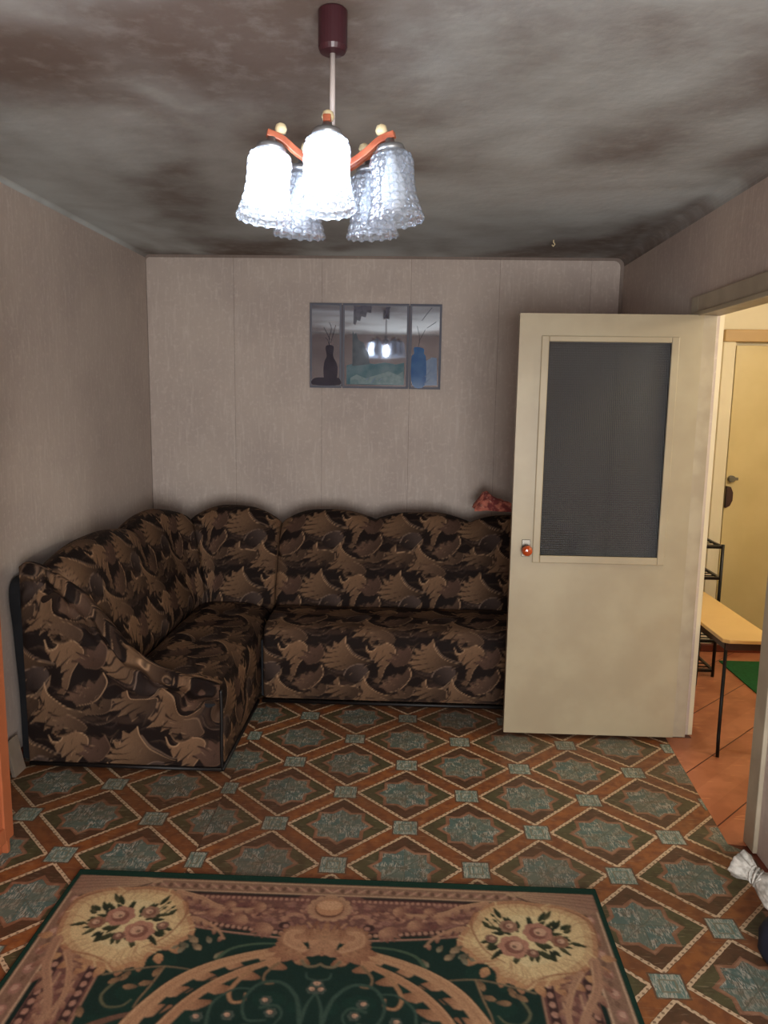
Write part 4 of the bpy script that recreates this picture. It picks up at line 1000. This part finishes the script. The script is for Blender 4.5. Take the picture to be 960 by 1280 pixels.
    for k in range(46):
        a = 2*pi*k/46+.05; i = int((k/46)*len(cart)); p = cart[i]; q = cc+(p-cc)*.62; mid = (p+q)/2+np.array([-(p-q)[1], (p-q)[0]])*.25
        C.stroke(smooth_line([p, mid, q], 4), .006, R_.choice([(148, 108, 80), (206, 182, 136), (156, 116, 86)]), .002, .65)
    C.stroke(smooth_line([(-.49, .11), (-.455, .16), (-.445, .22), (-.475, .31), (-.53, .36)]), .010, (140, 98, 72), .004, .85)
    C.stroke(smooth_line([(-.80, .35), (-.73, .385), (-.66, .40), (-.60, .43)]), .009, (140, 96, 72), .004, .85)
    C.stroke(smooth_line([(-.822, .27), (-.815, .17), (-.75, .115)]), .009, (132, 92, 70), .004, .85)
    C.stroke(smooth_line([(-.68, .14), (-.66, .105), (-.60, .09), (-.54, .10)]), .007, (150, 112, 84), .003, .8)
    for k in range(10):
        a = math.radians(30+k*14); p = (cc[0]+.205*cos(a)*(1), cc[1]+.195*sin(a)); leafc(p[0], p[1], a+.35, .045, .028, (174, 136, 98), (150, 108, 80))
    # bouquet
    for k in range(64):
        a = R_.uniform(0, 2*pi); r = R_.uniform(.02, .098); leafc(-.605+r*1.35*cos(a), .252+r*1.0*sin(a), a+R_.uniform(-.6, .6), R_.uniform(.030, .060), .016, R_.choice([(42, 52, 36), (58, 62, 42), (34, 42, 34), (84, 80, 56)]), (50, 56, 38))
    for (x, y) in [(-.52, .165), (-.50, .185), (-.525, .19)]: C.stroke([(x-.03, y+.05), (x, y)], .006, (46, 54, 38), .003); leafc(x, y, -1.0, .02, .010, (46, 56, 38))
    flower(-.645, .228, .044); flower(-.565, .292, .046, (164, 120, 100)); flower(-.558, .205, .028, (140, 108, 88)); flower(-.705, .262, .026, (136, 100, 78)); flower(-.615, .315, .018, (120, 88, 74)); flower(-.50, .262, .018, (120, 92, 78))
    # acanthus running down the side band from the cartouche
    acanthus([(-.79, .34), (-.775, .44), (-.735, .52), (-.70, .60), (-.71, .70)], .032, .01, (156, 120, 96), (120, 84, 70), 8, 1, .055)
    acanthus([(-.74, .39), (-.70, .46), (-.675, .55), (-.69, .64)], .022, .008, (160, 124, 98), (120, 84, 70), 6, -1, .045)
    # acanthus leaving the cartouche along the end band
    acanthus([(-.50, .10), (-.42, .125), (-.36, .16), (-.28, .175), (-.22, .165)], .020, .006, (162, 126, 100), (120, 84, 70), 8, 1, .045)
    acanthus([(-.42, .22), (-.38, .235), (-.33, .27), (-.30, .31)], .014, .005, (158, 122, 96), (120, 84, 70), 4, 1, .035)
    # sprays in the field beside the cartouche
    for p, L in [((-.374, .33), .05), ((-.395, .352), .04), ((-.355, .36), .045), ((-.335, .33), .035), ((-.42, .375), .04), ((-.445, .36), .03), ((-.31, .39), .04)]:
        leafc(p[0], p[1], R_.uniform(-2.6, -.6), L, L*.45, R_.choice([(124, 118, 96), (150, 128, 100), (96, 100, 82)]), (90, 80, 64))
    C.stroke(smooth_line([(-.30, .395), (-.27, .35), (-.20, .325), (-.10, .32)]), .012, (66, 84, 66), .006)
    C.stroke(smooth_line([(-.60, .47), (-.52, .445), (-.45, .43), (-.38, .435), (-.33, .45)]), .007, (112, 98, 76), .004)
    C.stroke(smooth_line([(-.44, .43), (-.455, .50), (-.47, .55), (-.475, .58)]), .006, (128, 106, 80), .004)
    C.stroke(smooth_line([(-.56, .50), (-.575, .545), (-.55, .58), (-.51, .578), (-.49, .555)]), .009, (92, 92, 70), .005)
    for p in [(-.545, .49), (-.575, .50), (-.53, .51), (-.46, .47), (-.49, .50), (-.60, .62), (-.62, .66)]: leafc(p[0], p[1], R_.uniform(-3, 0), .042, .020, (138, 108, 80), (98, 78, 60))
    C.stroke(smooth_line([(-.62, .72), (-.58, .66), (-.52, .62), (-.47, .60)]), .030, (104, 76, 62), .012)
    # the great arch: two C scrolls rising from the sides to the middle
    acanthus([(-.50, .74), (-.47, .64), (-.44, .57), (-.39, .49), (-.32, .43), (-.23, .385), (-.14, .355), (-.07, .335)], .050, .024, TAN, (134, 94, 70), 7, 1, .085)
    acanthus([(-.42, .72), (-.37, .61), (-.33, .54), (-.27, .475), (-.19, .42), (-.12, .385), (-.05, .365)], .036, .016, (160, 120, 90), (122, 86, 64), 6, 1, .08)
    C.stroke(smooth_line([(-.44, .68), (-.385, .56), (-.32, .485), (-.24, .43), (-.16, .39)]), .010, (24, 44, 38), .004)
    C.stroke(smooth_line([(-.19, .425), (-.215, .46), (-.235, .51), (-.22, .545), (-.19, .54), (-.19, .515)]), .016, (150, 114, 84), .006)
    C.stroke(smooth_line([(-.12, .40), (-.15, .44), (-.145, .475), (-.12, .475)]), .010, (118, 96, 72), .004)
    # crown of leaves under the medallion
    for a, L in [(2.9, .11), (2.6, .10), (2.3, .09), (3.2, .09), (1.9, .07)]: leafc(-.055, .325, a, L, .045, (168, 130, 98), (134, 94, 72))
    for a, L in [(-2.6, .09), (-2.2, .08), (-1.8, .07)]: leafc(-.05, .31, a, L, .035, (162, 122, 94), (128, 90, 70))
    for q in range(9): a_ = 1.2+q*.42; leafc(-.080+.012*cos(a_), .288+.012*sin(a_), a_+.5, .060-.002*q, .026, (170, 132, 102), (132, 94, 72))
    C.stroke(smooth_line([(-.02, .34), (-.06, .345), (-.115, .315), (-.112, .268), (-.075, .262)], 6), .015, (172, 134, 104), .005); C.stroke(smooth_line([(-.035, .33), (-.03, .27), (-.06, .225)], 6), .013, (160, 122, 94), .006)
    C.stroke(smooth_line([(-.03, .22), (-.045, .27), (-.03, .33), (-.01, .36)]), .010, (116, 78, 62), .005)
    [leafc(-.004, .345, -1.5708-q*.22, .13-.012*q, .022, (168, 130, 100), (138, 100, 76)) for q in range(4)]
    C.stroke(smooth_line([(-.135, .22), (-.12, .19), (-.085, .188), (-.07, .21)]), .014, (150, 112, 92), .006)
    C.disc((-.13, .24), .018, .016, DKR); C.disc((-.125, .243), .009, .009, PINKB)
    for q in range(6): leafc(-.045+.006*q, .30, 1.35+q*.10-.5, .085-.004*q, .030, (168, 130, 100), (138, 100, 76))
    for q in range(5): leafc(-.004, .30+.012*q, 1.9+.25*q, .060, .026, (160, 122, 94), (128, 90, 70))
    C.stroke(smooth_line([(-.055, .385), (-.04, .405), (-.015, .405), (0, .395)]), .010, (112, 100, 78), .008)
    for (bx, by, a0, n_, L_) in [(-.17, .245, 2.6, 6, .07), (-.25, .215, 2.9, 6, .06), (-.34, .19, 3.0, 5, .05), (-.20, .16, 3.3, 5, .055), (-.30, .15, 3.0, 5, .045)]:
        for q in range(n_): leafc(bx, by, a0+(q-n_/2)*.34, L_*(1-.08*abs(q-n_/2)), L_*.30, R_.choice([(166, 128, 102), (156, 118, 94)]), (116, 80, 68))
    # medallion
    for k in range(14): a = 2*pi*k/14+.1; C.disc((cos(a)*.058, .155+sin(a)*.052), .014, .013, (158, 124, 98))
    C.disc((0, .155), .058, .052, (150, 114, 90)); C.disc((0, .157), .046, .042, (92, 60, 48)); C.disc((0, .152), .044, .039, (164, 122, 92)); C.disc((-.008, .142), .030, .022, (182, 144, 112))
    # faint scrollwork in the inner field
    G1, G2 = (52, 72, 62), (66, 76, 68)
    for P, w_ in [([(-.03, .60), (-.05, .52), (-.10, .47), (-.16, .48), (-.19, .54), (-.17, .60), (-.12, .60)], .013), ([(-.27, .62), (-.27, .55), (-.22, .50), (-.17, .50)], .010), ([(-.03, .62), (-.02, .55), (0, .50)], .012), ([(0, .46), (-.03, .45), (-.035, .43)], .010), ([(-.30, .70), (-.26, .64), (-.20, .66), (-.20, .72)], .012), ([(-.14, .56), (-.10, .55), (-.08, .58), (-.10, .62)], .010), ([(-.06, .66), (-.12, .70), (-.10, .78), (-.03, .80)], .014)]:
        C.stroke(smooth_line(P, 8), w_, G1, w_*.5)
    for x, y in [(-.13, .535), (-.11, .575), (0, .47), (-.01, .49), (-.22, .59), (-.30, .60), (-.06, .63), (-.17, .63)]: flower(x, y, .017, G2, (56, 58, 52), 6)
    for _ in range(50):
        x, y = R_.uniform(-.45, 0), R_.uniform(.68, L2); leafc(x, y, R_.uniform(0, 6.3), .05, .018, R_.choice([G1, G2, (110, 84, 64)]), FIELD)
    n = np.random.RandomState(5); C.img = blur(C.img, False, 1)
    C.img *= (0.80+0.40*n.rand(*C.img.shape[:2]))[..., None]
    return C
def make_rug():
    C = rug_half(); W2, L2, res = 0.873, 1.15, 0.0025; im = C.img; Hh, Wc = im.shape[:2]
    us = np.arange(-W2, W2+1e-6, 0.0033); v1 = np.arange(0, 0.66, 0.0033); v2 = np.arange(0.66, 2*L2+0.001, 0.012); vs = np.r_[v1, v2, 2*L2]
    U, V_ = np.meshgrid(us, vs); uu = -np.abs(U); vv = np.where(V_ > L2, 2*L2-V_, V_)
    fx = np.clip((uu+W2)/res-0.5, 0, Wc-1.001); fy = np.clip(vv/res-0.5, 0, Hh-1.001); i = fx.astype(int); j = fy.astype(int); ax = (fx-i)[..., None]; ay = (fy-j)[..., None]
    col = (im[j, i]*(1-ax)+im[j, i+1]*ax)*(1-ay)+(im[j+1, i]*(1-ax)+im[j+1, i+1]*ax)*ay
    lum = col.mean(-1); Z = 0.0085+0.0012*np.clip(lum*4, 0, 1)+0.0006*np.random.RandomState(3).rand(*U.shape)
    Z += 0.0015*np.sin(U*5+V_*3)*np.sin(V_*7)
    ed = np.minimum(np.minimum(W2-np.abs(U), V_), 2*L2-V_); Z = np.where(ed < 0.002, 0.0015, Z)
    P = np.stack([-0.237+U, 2.356-V_, Z], -1)
    o = grid_obj('rug', P, PILE, None, colors=col)
    tag(o, 'large green bordered rug with beige shell corners and floral scrolls', 'rug')
make_rug()
